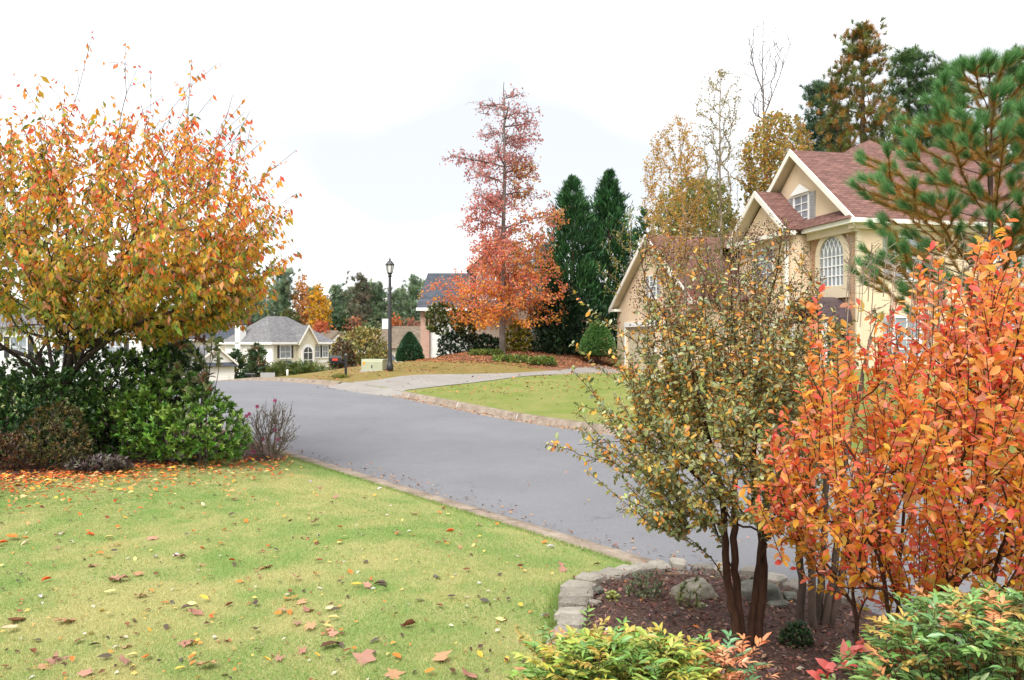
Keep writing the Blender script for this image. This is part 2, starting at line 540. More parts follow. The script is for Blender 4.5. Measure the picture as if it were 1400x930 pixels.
class Grow:
    def __init__(s, r, cap=80000):
        s.r = r
        s.p = np.zeros((cap, 3)); s.d = np.zeros((cap, 3)); s.par = np.full(cap, -1); s.len = np.zeros(cap)
        s.n = 0
        s.chains = []
        s.trunks = []

    def chain(s, parent, pts, dirs=None):
        idx = []
        pts = np.asarray(pts, float)
        for i, q in enumerate(pts):
            k = s.n; s.n += 1
            s.p[k] = q
            pr = parent if i == 0 else k - 1
            s.par[k] = pr
            if pr >= 0:
                dv = q - s.p[pr]; l = np.linalg.norm(dv)
                s.d[k] = dv / max(l, 1e-6); s.len[k] = s.len[pr] + l
                if i == 0 and parent < 0: pass
            else:
                s.d[k] = (0, 0, 1)
            idx.append(k)
        ch = ([parent] if parent >= 0 else []) + idx
        s.chains.append(np.array(ch))
        return idx

    def trunk(s, pts, parent=-1, seg=0.15):
        pts = np.asarray(pts, float)
        d = np.concatenate([[0], np.cumsum(np.linalg.norm(np.diff(pts, axis=0), axis=1))])
        n = max(2, int(d[-1] / seg))
        # smooth interpolation (Catmull-like through a small blur)
        tt = np.linspace(0, d[-1], n + 1)
        q = np.stack([np.interp(tt, d, pts[:, i]) for i in range(3)], 1)
        for _ in range(3): q[1:-1] = (q[:-2] + 2 * q[1:-1] + q[2:]) / 4
        q[1:-1] += s.r.normal(0, seg * 0.05, (len(q) - 2, 3))
        if parent >= 0: q = q[1:]
        s.trunks.append(len(s.chains))
        return s.chain(parent, q)

    def grow(s, targets, seg=0.12, up=0.25, ang=0.9, plen=0.15, minlen=0.0, wob=0.02, order=None, zpref=0.0):
        T = np.asarray(targets, float)
        root = s.p[0]
        dd = np.linalg.norm(T - root, axis=1) if order is None else order
        out = []
        for i in np.argsort(dd + s.r.normal(0, 0.15 * dd.std() + 1e-6, len(T))):
            t = T[i]
            n = s.n
            dv = t - s.p[:n]
            l = np.linalg.norm(dv, axis=1) + 1e-6
            co = (dv * s.d[:n]).sum(1) / l
            cost = l * (1 + ang * (1 - co)) + plen * s.len[:n] + (l < minlen) * 99 + zpref * np.maximum(s.p[:n, 2] - t[2], 0)
            k = int(np.argmin(cost))
            a, L = s.p[k], l[k]
            m = a + s.d[k] * L * 0.3 + dv[k] * 0.2 + np.array([0, 0, up * L * 0.25])
            c = max(2, int(L / seg) + 1)
            u = np.linspace(0, 1, c + 1)[1:, None]
            pts = (1 - u) ** 2 * a + 2 * u * (1 - u) * m + u * u * t
            pts[:-1] += s.r.normal(0, wob * min(L, 1.0), (c - 1, 3))
            s.chain(k, pts)
            out.append(len(s.chains) - 1)
        return out

    def shoots(s, starts, origin, lmin, lmax, up=.3, jit=.25, seg=.07, keep=None, droop=0.0):
        """long, nearly straight shoots that radiate away from origin"""
        out = []
        for i in starts:
            k = s.chains[i][-1] if s.r.random() < .6 else s.chains[i][len(s.chains[i]) // 2]
            p = s.p[k]
            d = norm(norm(p - origin) + s.d[k] * .35 + np.array([0, 0, up]) + s.r.normal(0, jit, 3))
            l = s.r.uniform(lmin, lmax)
            n = max(2, int(l / seg))
            bend = s.r.normal(0, .16, 3) + np.array([0, 0, -droop])
            u = np.arange(1, n + 1)[:, None] / n
            pts = p + d * l * u + bend * l * u * u
            if keep is not None and not keep(pts[-1]): continue
            s.chain(k, pts)
            out.append(len(s.chains) - 1)
        return out

    def wands(s, tips, seg=.12):
        """nearly straight single shoots that end at the given points"""
        out = []
        for t in tips:
            t = np.asarray(t, float); n = s.n
            dv = t - s.p[:n]; l = np.linalg.norm(dv, axis=1) + 1e-6
            co = (dv * s.d[:n]).sum(1) / l
            k = int(np.argmin(l * (1 + 2.2 * (1 - co)) + 2.5 * np.maximum(s.p[:n, 2] - t[2] + .1, 0)))
            m = max(2, int(l[k] / seg)); u = np.arange(1, m + 1)[:, None] / m
            bend = s.r.normal(0, .05, 3) * l[k]
            s.chain(k, s.p[k] + dv[k] * u + bend * u * (1 - u))
            out.append(len(s.chains) - 1)
        return out

    def finish(s, tip=0.004, expo=0.42, rmax=None):
        n = s.n
        cnt = np.zeros(n)
        haschild = np.zeros(n, bool)
        haschild[s.par[:n][s.par[:n] >= 0]] = True
        cnt[~haschild] = 1
        for k in range(n - 1, -1, -1):
            if s.par[k] >= 0: cnt[s.par[k]] += cnt[k]
        s.rad = tip * np.maximum(cnt, 1) ** expo
        if rmax: s.rad = np.minimum(s.rad, rmax)
        return s

    def polys(s, ids=None, minr=0.0):
        out = []
        for c in ([s.chains[i] for i in ids] if ids is not None else s.chains):
            r = s.rad[c].copy()
            if len(r) > 1 and s.par[c[1]] == c[0]: r[0] = min(r[0], r[1] * 1.15)
            # thin to the tip
            if r[-1] <= s.rad.min() * 1.01: r[-1] *= 0.6
            if r.max() < minr: continue
            out.append((s.p[c], r))
        return out

    def anchors(s, ids, spacing, maxr=1.0, frac=0.0):
        """points and tangents along the given chains, spaced; frac: skip that first share"""
        P, D, K = [], [], []
        for i in ids:
            c = s.chains[i]
            p = s.p[c]
            d = np.concatenate([[0], np.cumsum(np.linalg.norm(np.diff(p, axis=0), axis=1))])
            if d[-1] < 1e-4: continue
            u = np.arange(d[-1], d[-1] * frac, -spacing)
            if not len(u): continue
            q = np.stack([np.interp(u, d, p[:, j]) for j in range(3)], 1)
            tg = norm(np.gradient(p, axis=0))
            t = np.stack([np.interp(u, d, tg[:, j]) for j in range(3)], 1)
            rr = np.interp(u, d, s.rad[c])
            ok = rr < maxr
            P.append(q[ok]); D.append(t[ok]); K.append(np.full(ok.sum(), i))
        return np.concatenate(P), norm(np.concatenate(D)), np.concatenate(K)


def inside_view(poly):
    poly = np.asarray(poly, float)
    return lambda q: bool(in_poly(np.array([700 + q[0] / q[1] * F]), np.array([465 - (q[2] - CZ) / q[1] * F]), poly)[0])


def in_poly(x, y, poly):
    poly = np.asarray(poly, float)
    inside = np.zeros(len(x), bool)
    j = len(poly) - 1
    for i in range(len(poly)):
        xi, yi = poly[i]; xj, yj = poly[j]
        cond = ((yi > y) != (yj > y)) & (x < (xj - xi) * (y - yi) / (yj - yi + 1e-12) + xi)
        inside ^= cond
        j = i
    return inside


def volume(poly, Y0, R, n, r, shell=0.0):
    """n points in the volume of a crown whose outline is poly (photograph pixels) at distance Y0, half depth R"""
    poly = np.asarray(poly, float)
    (x0, y0), (x1, y1) = poly.min(0), poly.max(0)
    cx, cy = poly.mean(0)
    out = []
    seg_a, seg_b = poly, np.roll(poly, -1, 0)
    while sum(map(len, out)) < n:
        x = r.uniform(x0, x1, n * 2); y = r.uniform(y0, y1, n * 2)
        k = in_poly(x, y, poly)
        x, y = x[k], y[k]
        # distance to the outline
        ab = seg_b - seg_a
        ap = np.stack([x, y], 1)[:, None] - seg_a[None]
        u = np.clip((ap * ab).sum(-1) / np.maximum((ab ** 2).sum(-1), 1e-9), 0, 1)
        dist = np.linalg.norm(ap - u[..., None] * ab, axis=-1).min(1)
        hw = min(x1 - x0, y1 - y0) * 0.42
        q = np.clip(dist / hw, 0, 1)
        half = R * np.sqrt(np.clip(1 - (1 - q) ** 2, 0, 1))
        w = r.uniform(-1, 1, len(x))
        if shell: w = np.sign(w) * np.abs(w) ** (1 - shell)
        Y = Y0 + half * w
        out.append(np.stack([(x - 700) / F * Y, Y, CZ + (465 - y) / F * Y], 1))
    return np.concatenate(out)[:n]


def rand_dirs(n, r):
    return norm(r.normal(0, 1, (n, 3)))


def woody(name, parent, polys, m, sides=5, base=None):
    base = np.array(base if base is not None else parent.location, float)
    V, Fs = tubes(polys, sides)
    return link(name, mesh_np(name, V - base, Fs, m, None, True), parent)
# ------------------------------------------------------------------ ground: road direction is (-.6,.8); s across it, t along it
RO, SN, TN = np.array([1.43, 7.8]), np.array([.8, .6]), np.array([-.6, .8])
RW = 7.4


def st(X, Y):
    return (X - RO[0]) * SN[0] + (Y - RO[1]) * SN[1], (X - RO[0]) * TN[0] + (Y - RO[1]) * TN[1]


def xy(s, t):
    return RO[0] + s * SN[0] + t * TN[0], RO[1] + s * SN[1] + t * TN[1]


_tx = np.linspace(-200, 300, 2001)
_zz = np.interp(_tx, [-200, -60, 0, 9, 12, 16, 21, 24, 28, 33, 45, 60, 90, 130, 300], [-.6, -.35, -.2, -.2, -.18, 0, .19, .23, .19, .05, -.75, -1.9, -3.5, -3.9, -4.2])
for _ in range(30): _zz[1:-1] = (_zz[:-2] + 2 * _zz[1:-1] + _zz[2:]) / 4


def zroad(t): return np.interp(t, _tx, _zz)


def sstep(x): x = np.clip(x, 0, 1); return x * x * (3 - 2 * x)


_cp = [W(533, 506, 34), W(462, 515, 34), W(512, 508, 36), W(687, 484, 43), W(640, 481, 43.5), W(600, 490, 42), W(575, 494, 44), W(740, 484, 43), W(800, 492, 43), W(845, 504, 42.5),
       W(940, 511, 34), W(560, 502, 37), W(600, 503, 37), W(650, 505, 37), W(720, 505, 38), W(650, 518.5, 33), W(600, 521, 31.5), W(700, 514.5, 34.8), W(780, 506, 39), W(700, 535, 28), W(800, 545, 25), W(900, 545, 24), W(440, 508, 42), W(380, 516, 42),
       W(500, 499, 43), W(720, 514.5, 32.6), W(770, 511.5, 33.5), W(820, 510, 34), W(750, 514.5, 36.2), (12, 28, .95), (16, 30, 1.1), (8.6, 14.3, .35), (12, 20, .7), (20, 14, .8), (20, 30, 1.2), (30, 40, 1.6), (14, 45, 1.2), (0, 55, .9), (-8, 58, -.6), (-20, 58, -1.6), (-14, 48, -.5),
       (-30, 75, -2.6), (-15, 80, -2.0), (5, 80, .2), (-40, 110, -3.7), (-10, 110, -3.4), (30, 90, 1.0), (30, 120, .8), (0, 150, -3), (-60, 150, -4), (60, 60, 2), (60, 0, 1.2), (25, -5, .6), (90, 120, 2), (14, 4, .15)]
_cp = np.array([np.asarray(p, float) for p in _cp])


def _tk(r2): return 0.5 * r2 * np.log(np.maximum(r2, 1e-9))


def _tps(P, z, lam=0.004):
    n = len(P)
    K = _tk(((P[:, None] - P[None]) ** 2).sum(-1)) + lam * np.eye(n)
    A = np.zeros((n + 3, n + 3))
    A[:n, :n] = K; A[:n, n] = 1; A[:n, n + 1:] = P; A[n, :n] = 1; A[n + 1:, :n] = P.T
    return np.linalg.solve(A, np.concatenate([z, np.zeros(3)]))


_tc = np.arange(-16, 60, 4.0)
_ex = np.stack([*xy(np.full(len(_tc), RW + .3), _tc), zroad(_tc) + .14], 1)
_cp = np.concatenate([_cp, _ex])
_tw = _tps(_cp[:, :2] / 20, _cp[:, 2])


def zfar(X, Y):
    X = np.asarray(X, float); Y = np.asarray(Y, float)
    P = np.stack([np.clip(X, -90, 110), np.clip(Y, -20, 170)], -1) / 20
    sh = P.shape[:-1]; P = P.reshape(-1, 2)
    out = np.zeros(len(P))
    for i in range(0, len(P), 20000):
        q = P[i:i + 20000]
        out[i:i + 20000] = _tk(((q[:, None] - _cp[None, :, :2] / 20) ** 2).sum(-1)) @ _tw[:len(_cp)] + _tw[len(_cp)] + q @ _tw[len(_cp) + 1:]
    return np.clip(out.reshape(sh), -4.6, 3.5)


def znear(s, t):
    return zroad(t) + .03 + sstep(-s / 2.2) * np.interp(t, [-40, 12, 24, 40], [.19, .17, .3, .3]) + .0 * s


def ground(X, Y):
    X = np.asarray(X, float); Y = np.asarray(Y, float)
    s, t = st(X, Y)
    zr = zroad(t)
    k = sstep((s - RW - .25) / 2.5)
    return np.where(s < 0, znear(s, t), np.where(s <= RW, zr, (zr + .14) * (1 - k) + zfar(X, Y) * k))


def gz(X, Y): return float(ground(np.array([X]), np.array([Y]))[0])


def at(px, py):
    """the ground point seen at a pixel of the photograph (first hit)"""
    Y = np.concatenate([np.arange(3, 20, .02), np.arange(20, 120, .1)])
    P = np.stack([(px - 700) / F * Y, Y, CZ + (465 - py) / F * Y], 1)
    h = P[:, 2] - ground(P[:, 0], P[:, 1])
    i = int(np.argmax(h < 0)) if (h < 0).any() else len(Y) - 1
    return P[i, 0], P[i, 1]


def grid(name, ss, tt, m, dz=0.0, cols=None, zf=None):
    S, T = np.meshgrid(ss, tt, indexing='ij')
    X, Y = xy(S, T)
    Z = (zf(S, T) if zf else ground(X, Y)) + dz
    V = np.stack([X, Y, Z], -1).reshape(-1, 3)
    a, b = len(ss), len(tt)
    i = (np.arange(a - 1)[:, None] * b + np.arange(b - 1)[None]).ravel()
    Fq = np.stack([i, i + b, i + b + 1, i + 1], -1)
    c = cols(X, Y).reshape(-1, 3) if cols else None
    o = link(name, mesh_np(name, V, [Fq], m, c, True))
    o['kind'] = 'structure'
    return o


def grassmat(name, green, tan, mask=False):
    k = NT(name)
    big = k.noise(0.55, 4, 0.6, dist=0.6)
    med = k.noise(2.3, 5, 0.65, dist=0.3)
    fine = k.noise(55, 3, 0.7)
    f = k.math('ADD', k.math('MULTIPLY', big, 0.6), k.math('MULTIPLY', med, 0.4))
    col = k.mix(k.ramp(f, [(0.42, 0.0), (0.56, 1.0)]), green, tan)
    spot = k.ramp(k.noise(1.1, 3, 0.5), [(0.62, 0.0), (0.74, 1.0)])
    col = k.mix(k.math('MULTIPLY', spot, 0.55), col, np.array(tan) * np.array([1.3, 1.05, 1.0]))
    col = k.mix(k.ramp(fine, [(0.25, 0.55), (0.75, 0.0)]), col, np.array(green) * 0.45)
    h = k.math('ADD', fine, k.noise(160, 2, 0.7))
    if mask:
        mk_ = k.attr('Col')
        sep = k.n('ShaderNodeSeparateColor'); k.t.links.new(mk_, sep.inputs[0])
        nz = k.noise(1.6, 5, 0.7)
        def soft(ch):
            return k.ramp(k.math('ADD', ch, k.math('MULTIPLY', k.math('SUBTRACT', nz, 0.5), 0.55)), [(0.42, 0.0), (0.58, 1.0)])
        gold = k.mix(k.ramp(f, [(0.42, 0.0), (0.6, 1.0)]), (0.2, 0.165, 0.045), (0.28, 0.2, 0.075))
        gold = k.mix(k.ramp(fine, [(0.3, 0.5), (0.7, 0.0)]), gold, (0.11, 0.085, 0.03))
        col = k.mix(soft(sep.outputs[0]), gold, col)
        lit = k.mix(k.noise(9, 4, 0.7), (0.12, 0.055, 0.035), (0.3, 0.16, 0.09))
        col = k.mix(soft(sep.outputs[1]), col, lit)
    return k.done(k.bsdf(col, 0.95, k.bump(h, 0.55, 0.02), 0.1))


GREEN, TAN = np.array((0.2, 0.3, 0.085)), np.array((0.42, 0.39, 0.17))
M['grass'] = grassmat('lawn_grass', GREEN, TAN)
M['grass_far'] = grassmat('far_grass', (0.19, 0.24, 0.055), (0.27, 0.275, 0.09), True)

# asphalt
k = NT('asphalt')
fine = k.noise(95, 3, 0.8)
agg = k.n('ShaderNodeTexVoronoi'); agg.inputs['Scale'].default_value = 120; k.t.links.new(k.pos(), agg.inputs['Vector'])
big = k.noise(0.35, 5, 0.6)
c = k.mix(k.ramp(big, [(0.35, 0.0), (0.65, 1.0)]), (0.185, 0.186, 0.202), (0.225, 0.226, 0.242))
c = k.mix(k.ramp(k.noise(1.9, 6, 0.7), [(0.3, 0.35), (0.5, 0.0)]), c, (0.15, 0.15, 0.16))
c = k.mix(k.ramp(fine, [(0.42, 0.5), (0.62, 0.0)]), c, (0.085, 0.085, 0.09))
c = k.mix(k.ramp(fine, [(0.62, 0.0), (0.8, 0.5)]), c, (0.34, 0.34, 0.35))
mid = k.noise(28, 4, 0.75)
c = k.mix(k.ramp(mid, [(0.3, 0.38), (0.48, 0.0)]), c, (0.1, 0.1, 0.106))
c = k.mix(k.ramp(mid, [(0.6, 0.0), (0.75, 0.3)]), c, (0.34, 0.34, 0.35))
wv = k.n('ShaderNodeTexVoronoi', feature='DISTANCE_TO_EDGE'); wv.inputs['Scale'].default_value = .33
wob = k.n('ShaderNodeVectorMath', operation='ADD')
nc = k.n('ShaderNodeTexNoise'); nc.inputs['Scale'].default_value = 1.7; nc.inputs['Detail'].default_value = 6
k.t.links.new(k.pos(), nc.inputs['Vector']); k.t.links.new(k.pos(), wob.inputs[0]); k.t.links.new(nc.outputs['Color'], wob.inputs[1])
k.t.links.new(wob.outputs[0], wv.inputs['Vector'])
crack = k.math('MULTIPLY', k.ramp(wv.outputs['Distance'], [(0.0, .55), (0.006, 0.0)]), k.ramp(k.noise(.6, 3), [(0.5, 0.0), (0.62, 1.0)]))
c = k.mix(crack, c, (0.05, 0.05, 0.052))
M['asphalt'] = k.done(k.bsdf(c, 0.8, k.bump(fine, 0.4, 0.01), 0.3))
# old concrete edging with stains
k = NT('kerb_concrete')
nz = k.noise(3.2, 6, 0.7)
c = k.mix(k.ramp(nz, [(0.35, 0.0), (0.65, 1.0)]), (0.17, 0.13, 0.1), (0.32, 0.265, 0.21))
c = k.mix(k.ramp(k.noise(14, 5, 0.7), [(0.5, 0.0), (0.72, 0.6)]), c, (0.13, 0.085, 0.06))
M['kerb'] = k.done(k.bsdf(c, 0.9, k.bump(k.noise(60, 4), 0.4, 0.01), 0.2))
k = NT('driveway_concrete')
c = k.mix(k.ramp(k.noise(0.9, 6, 0.65), [(0.3, 0.0), (0.7, 1.0)]), (0.24, 0.22, 0.2), (0.31, 0.29, 0.265))
c = k.mix(k.ramp(k.noise(40, 3), [(0.45, 0.25), (0.6, 0.0)]), c, (0.2, 0.18, 0.16))
M['driveway'] = k.done(k.bsdf(c, 0.9, k.bump(k.noise(60, 4), 0.25, 0.01), 0.2))
# mulch
k = NT('mulch')
v = k.noise(38, 4, 0.7)
c = k.mix(k.ramp(v, [(0.35, 0.0), (0.65, 1.0)]), (0.045, 0.026, 0.021), (0.17, 0.1, 0.08))
M['mulch'] = k.done(k.bsdf(c, 0.9, k.bump(v, 0.9, 0.04), 0.2))

# fine-to-coarse spacing
tt_near = np.concatenate([np.arange(-200, -12, 8), np.arange(-12, 26, .3), np.arange(26, 60, 1.0), np.arange(60, 300, 8)])
ss_near = np.concatenate([-np.geomspace(200, 24, 16), np.arange(-23, -14, 1.0), np.arange(-14, 0, .3), [0.0]])
grid('lawn', ss_near, tt_near, M['grass'], 0.0, None, znear)
grid('road', np.linspace(0, RW, 16), np.concatenate([np.arange(-200, -12, 8), np.arange(-12, 60, 1.0), np.arange(60, 300, 8)]), M['asphalt'], 0.0, None, lambda S, T: zroad(T) + .05 * np.sin(np.pi * S / RW) - .0)

DRV = np.array([(-6.0, 28.2), (-5.2, 29.2), (-3.6, 30.9), (-1.6, 33.0), (.9, 35.3), (3.2, 37.2), (5.2, 38.4), (6.3, 38.7)])
DRW = np.array([2.5, 2.1, 1.7, 1.5, 1.45, 1.6, 2.8, 4.0])


def drive_side(X, Y):
    """>0 on the camera's side of the driveway centre line"""
    best = np.full(X.shape, 1e9); side = np.zeros(X.shape)
    for a, b in zip(DRV[:-1], DRV[1:]):
        ab = b - a
        u = np.clip(((X - a[0]) * ab[0] + (Y - a[1]) * ab[1]) / (ab @ ab), 0, 1)
        dx, dy = X - a[0] - u * ab[0], Y - a[1] - u * ab[1]
        d = np.hypot(dx, dy)
        sg = (ab[1] * dx - ab[0] * dy) / np.hypot(*ab)
        m_ = d < best
        best = np.where(m_, d, best); side = np.where(m_, np.where(sg > 0, d, -d), side)
    return side


def far_mask(X, Y):
    sd = drive_side(X, Y)
    green = sstep((sd + 1.0) / 2.0) * 1.0
    # leaf litter: mulched mound under the red tree, and the strip before the garage
    e1 = np.hypot((X - 1.6) / 4.6, (Y - 43.3) / 4.3)
    e2 = np.hypot((X - 3.2) / 3.2, (Y - 40.2) / 3.0)
    e3 = np.hypot((X + 1.5) / 4.2, (Y - 41.5) / 3.0)
    lit = np.maximum(np.maximum(1.35 - e1, 1.3 - e2), 1.1 - e3)
    yell = sstep((X + 9) / 4) * 0
    return np.stack([green, np.clip(lit, 0, 1) * (sd < 0.0), yell], -1)


tt_far = np.concatenate([np.arange(-200, -14, 8), np.arange(-14, 46, .3), np.arange(46, 100, 2), np.arange(100, 340, 10)])
ss_far = np.concatenate([[RW + .16], np.arange(RW + .4, 44, .3), np.arange(44, 70, 2), np.arange(70, 400, 12)])
grid('ground', ss_far, tt_far, M['grass_far'], 0.0, far_mask)

# flush concrete edge by the near lawn, real kerb across the road
def strip(name, prof, ts, m, parent=None):
    """extrude a profile of (s, dz over the road) along the road"""
    V, n = [], len(prof)
    for t in ts:
        for s, dz in prof:
            x, y = xy(s, t)
            V.append((x, y, zroad(t) + dz))
    Fq = [[(i * n + j, i * n + j + 1, (i + 1) * n + j + 1, (i + 1) * n + j)] for i in range(len(ts) - 1) for j in range(n - 1)]
    o = link(name, mesh_np(name, V, [np.array(Fq).reshape(-1, 4)], m), parent)
    if parent is None: o['kind'] = 'structure'
    return o


def jointed(prof, t0, t1, m, ln=3.0):
    kb = bpy.data.objects.new('kerb', None); COL.objects.link(kb); kb['kind'] = 'structure'
    t = t0
    while t < t1 - .3:
        e = min(t + ln, t1)
        strip('kerb_segment', prof, np.linspace(t + .012, e - .012, 7), m, kb)
        t = e


jointed([(-.3, -.1), (-.28, .055), (-.02, .04), (.02, .012), (.03, -.05)], -30, 60, M['kerb'])
# kerb across the road, dropped where the driveway meets it
def far_kerb(name, t0, t1):
    jointed([(RW - .45, -.03), (RW - .42, .012), (RW - .04, .0165), (RW, .13), (RW + .15, .155), (RW + .2, .1)], t0, t1, M['kerb'])
far_kerb('kerb', -30, 18.5)
far_kerb('kerb', 23.5, 60)
strip('kerb', [(RW - .45, -.03), (RW - .42, .012), (RW - .04, .0165), (RW, .045), (RW + .2, .15)], np.arange(18.5, 23.6, .5), M['driveway'])


def path_sheet(name, ctr, hw, m, dz, res=.5, cross=8):
    ctr = np.asarray(ctr, float)
    d = np.concatenate([[0], np.cumsum(np.linalg.norm(np.diff(ctr, axis=0), axis=1))])
    u = np.arange(0, d[-1] + res * .5, res)
    c = np.stack([np.interp(u, d, ctr[:, i]) for i in (0, 1)], 1)
    for _ in range(6): c[1:-1] = (c[:-2] + 2 * c[1:-1] + c[2:]) / 4
    w = np.interp(u, d, hw)
    t = norm(np.gradient(c, axis=0))
    nrm = np.stack([t[:, 1], -t[:, 0]], 1)
    k_ = np.linspace(-1, 1, cross + 1)
    P = c[:, None] + nrm[:, None] * (w[:, None] * k_[None])[..., None]
    Z = ground(P[..., 0], P[..., 1]) + dz
    V = np.concatenate([P, Z[..., None]], -1).reshape(-1, 3)
    a, b = len(u), cross + 1
    i = (np.arange(a - 1)[:, None] * b + np.arange(b - 1)[None]).ravel()
    o = link(name, mesh_np(name, V, [np.stack([i, i + 1, i + b + 1, i + b], -1)], m, None, True))
    o['kind'] = 'structure'
    return o


path_sheet('driveway', DRV, DRW, M['driveway'], .018)


def bed_sheet(name, poly, m, dz, res=.12):
    """star-shaped patch of ground following the terrain"""
    poly = np.asarray(poly, float)
    dn = []
    for a, b in zip(poly, np.roll(poly, -1, 0)):
        k_ = max(1, int(np.linalg.norm(b - a) / .15))
        dn += [a + (b - a) * i / k_ for i in range(k_)]
    dn = np.array(dn)
    for _ in range(3): dn = (np.roll(dn, 1, 0) + 2 * dn + np.roll(dn, -1, 0)) / 4
    c = dn.mean(0)
    R = 24
    P = c + (dn - c)[None] * (np.arange(1, R + 1) / R)[:, None, None]
    n = len(dn)
    P = P.reshape(-1, 2)
    Z = ground(P[:, 0], P[:, 1]) + dz * np.repeat(np.minimum(1, (R - np.arange(1, R + 1)) / 2.5 + .1), n)
    V = np.concatenate([np.column_stack([P, Z]), [[c[0], c[1], gz(*c) + dz]]])
    i = np.arange(n); j = (i + 1) % n
    Q = np.concatenate([np.stack([r * n + i, (r + 1) * n + i, (r + 1) * n + j, r * n + j], -1) for r in range(R - 1)])
    T3 = np.stack([np.full(n, len(V) - 1), i, j], -1)
    o = link(name, mesh_np(name, V, [Q, T3], m, None, True))
    o['kind'] = 'structure'
    return o


RING = [(760, 940), (766, 905), (776, 876), (780, 863), (781, 846), (785, 832), (789, 820), (797, 806), (817, 797), (843, 792.5), (866, 788), (889, 785), (920, 783), (950, 784), (987, 787.5), (1012, 791), (1043, 797), (1074, 806), (1110, 815), (1160, 826)]
ring = np.array([at(*p) for p in RING])
BED = np.concatenate([ring, np.array([(3.4, 5.4), (4.6, 3.6), (4.2, 2.2), (1.5, 2.2), (.3, 2.8)])])
bed_sheet('mulch_bed', BED, M['mulch'], .05)
LBED = [at(-140, 668), at(0, 656), at(90, 648), at(180, 640), at(260, 634), at(330, 632), at(385, 630), at(398, 622), at(380, 612)]
LBED = np.array([(x, y) for x, y in LBED] + [(-6.6, 18.5), (-10, 19), (-14, 17), (-14, 12)])
bed_sheet('mulch_bed', LBED, M['mulch'], .045)

# ------------------------------------------------------------------ buildings
def u3(*a): return np.array(a, float)


def window(parent, cx, z0, w, h, y, frame=.07, cols=2, rows=2, shut=None, glass='glass', sill=True, nrm='y', sgn=-1, trim='white', off=0.0):
    """window in a wall; nrm: 'y' wall in the local xz plane, 'x' wall in the yz plane; sgn: which way it faces"""
    def P(a, d, z): return (a, y + sgn * d, z) if nrm == 'y' else (y + sgn * d, a, z)
    def bx(mb, a0, d0, z0_, a1, d1, z1_):
        p, q = P(a0, d0, z0_), P(a1, d1, z1_)
        mb.box(tuple(min(i, j) for i, j in zip(p, q)), tuple(max(i, j) for i, j in zip(p, q)))
    a0, a1, z1 = cx - w / 2, cx + w / 2, z0 + h
    fr = MB()
    bx(fr, a0 - frame, -.02, z0 - frame, a0, .05, z1 + frame)
    bx(fr, a1, -.02, z0 - frame, a1 + frame, .05, z1 + frame)
    bx(fr, a0, -.02, z1, a1, .049, z1 + frame)
    bx(fr, a0, -.02, z0 - frame, a1, .049, z0)
    f = fr.build('window', M[trim], parent)
    g = MB(); bx(g, a0, .0, z0, a1, .012, z1); g.build('pane', M[glass], f)
    for i in range(1, cols):
        x = a0 + w * i / cols
        mb = MB(); bx(mb, x - .016, .012, z0, x + .016, .03, z1); mb.build('muntin', M[trim], f)
    for i in range(1, rows):
        z = z0 + h * i / rows
        hw_ = .026 if i * 2 == rows else .016
        mb = MB(); bx(mb, a0, .012, z - hw_, a1, .034, z + hw_); mb.build('muntin', M[trim], f)
    if sill:
        mb = MB(); bx(mb, a0 - frame - .05, 0, z0 - frame - .06, a1 + frame + .05, .1, z0 - frame); mb.build('sill', M[trim], f)
    if shut:
        for sx in (-1, 1):
            c = cx + sx * (w / 2 + frame + .2)
            mb = MB(); bx(mb, c - .18, 0, z0 - .05, c + .18, .035, z1 + .05)
            for q in range(10):
                zz = z0 + (h - .1) * q / 10 + .06
                bx(mb, c - .14, .035, zz, c + .14, .05, zz + h / 22)
            mb.build('shutter', M[shut], f)
    return f


def gable_roof(parent, x0, x1, xr, ze, zr, y0, y1, m, th=.12, name='roof'):
    """ridge along y at x=xr; eaves at x0, x1 height ze"""
    r = MB()
    r.slab([(x0, y0, ze), (xr, y0, zr), (xr, y1, zr), (x0, y1, ze)], th)
    r.slab([(xr + .001, y0, zr), (x1, y0, ze), (x1, y1, ze), (xr + .001, y1, zr)], th)
    ro = r.build(name, m, parent)
    sf = MB()
    q = th / math.cos(math.atan2(zr - ze, abs(xr - x0))) + .004
    sf.slab([(x0 + .03, y0 + .01, ze - q), (xr - .002, y0 + .01, zr - q), (xr - .002, y0 + .5, zr - q), (x0 + .03, y0 + .5, ze - q)], .015)
    sf.slab([(xr + .002, y0 + .01, zr - q), (x1 - .03, y0 + .01, ze - q), (x1 - .03, y0 + .5, ze - q), (xr + .002, y0 + .5, zr - q)], .015)
    sf.build('soffit', M['stucco_cream'], ro)
    return ro


def rake_boards(parent, x0, x1, xr, ze, zr, y, w=.24, d=.06, m='trim'):
    for a in (x0, x1):
        mb = MB()
        s_ = 1 if a < xr else -1
        sl = (zr - ze) / abs(xr - a)
        mb.ext([(a, y, ze + .02), (xr, y, zr + .02), (xr, y, zr - w), (a + s_ * 0, y, ze - w)], (0, -d, 0))
        mb.build('rake_board', M[m], parent)


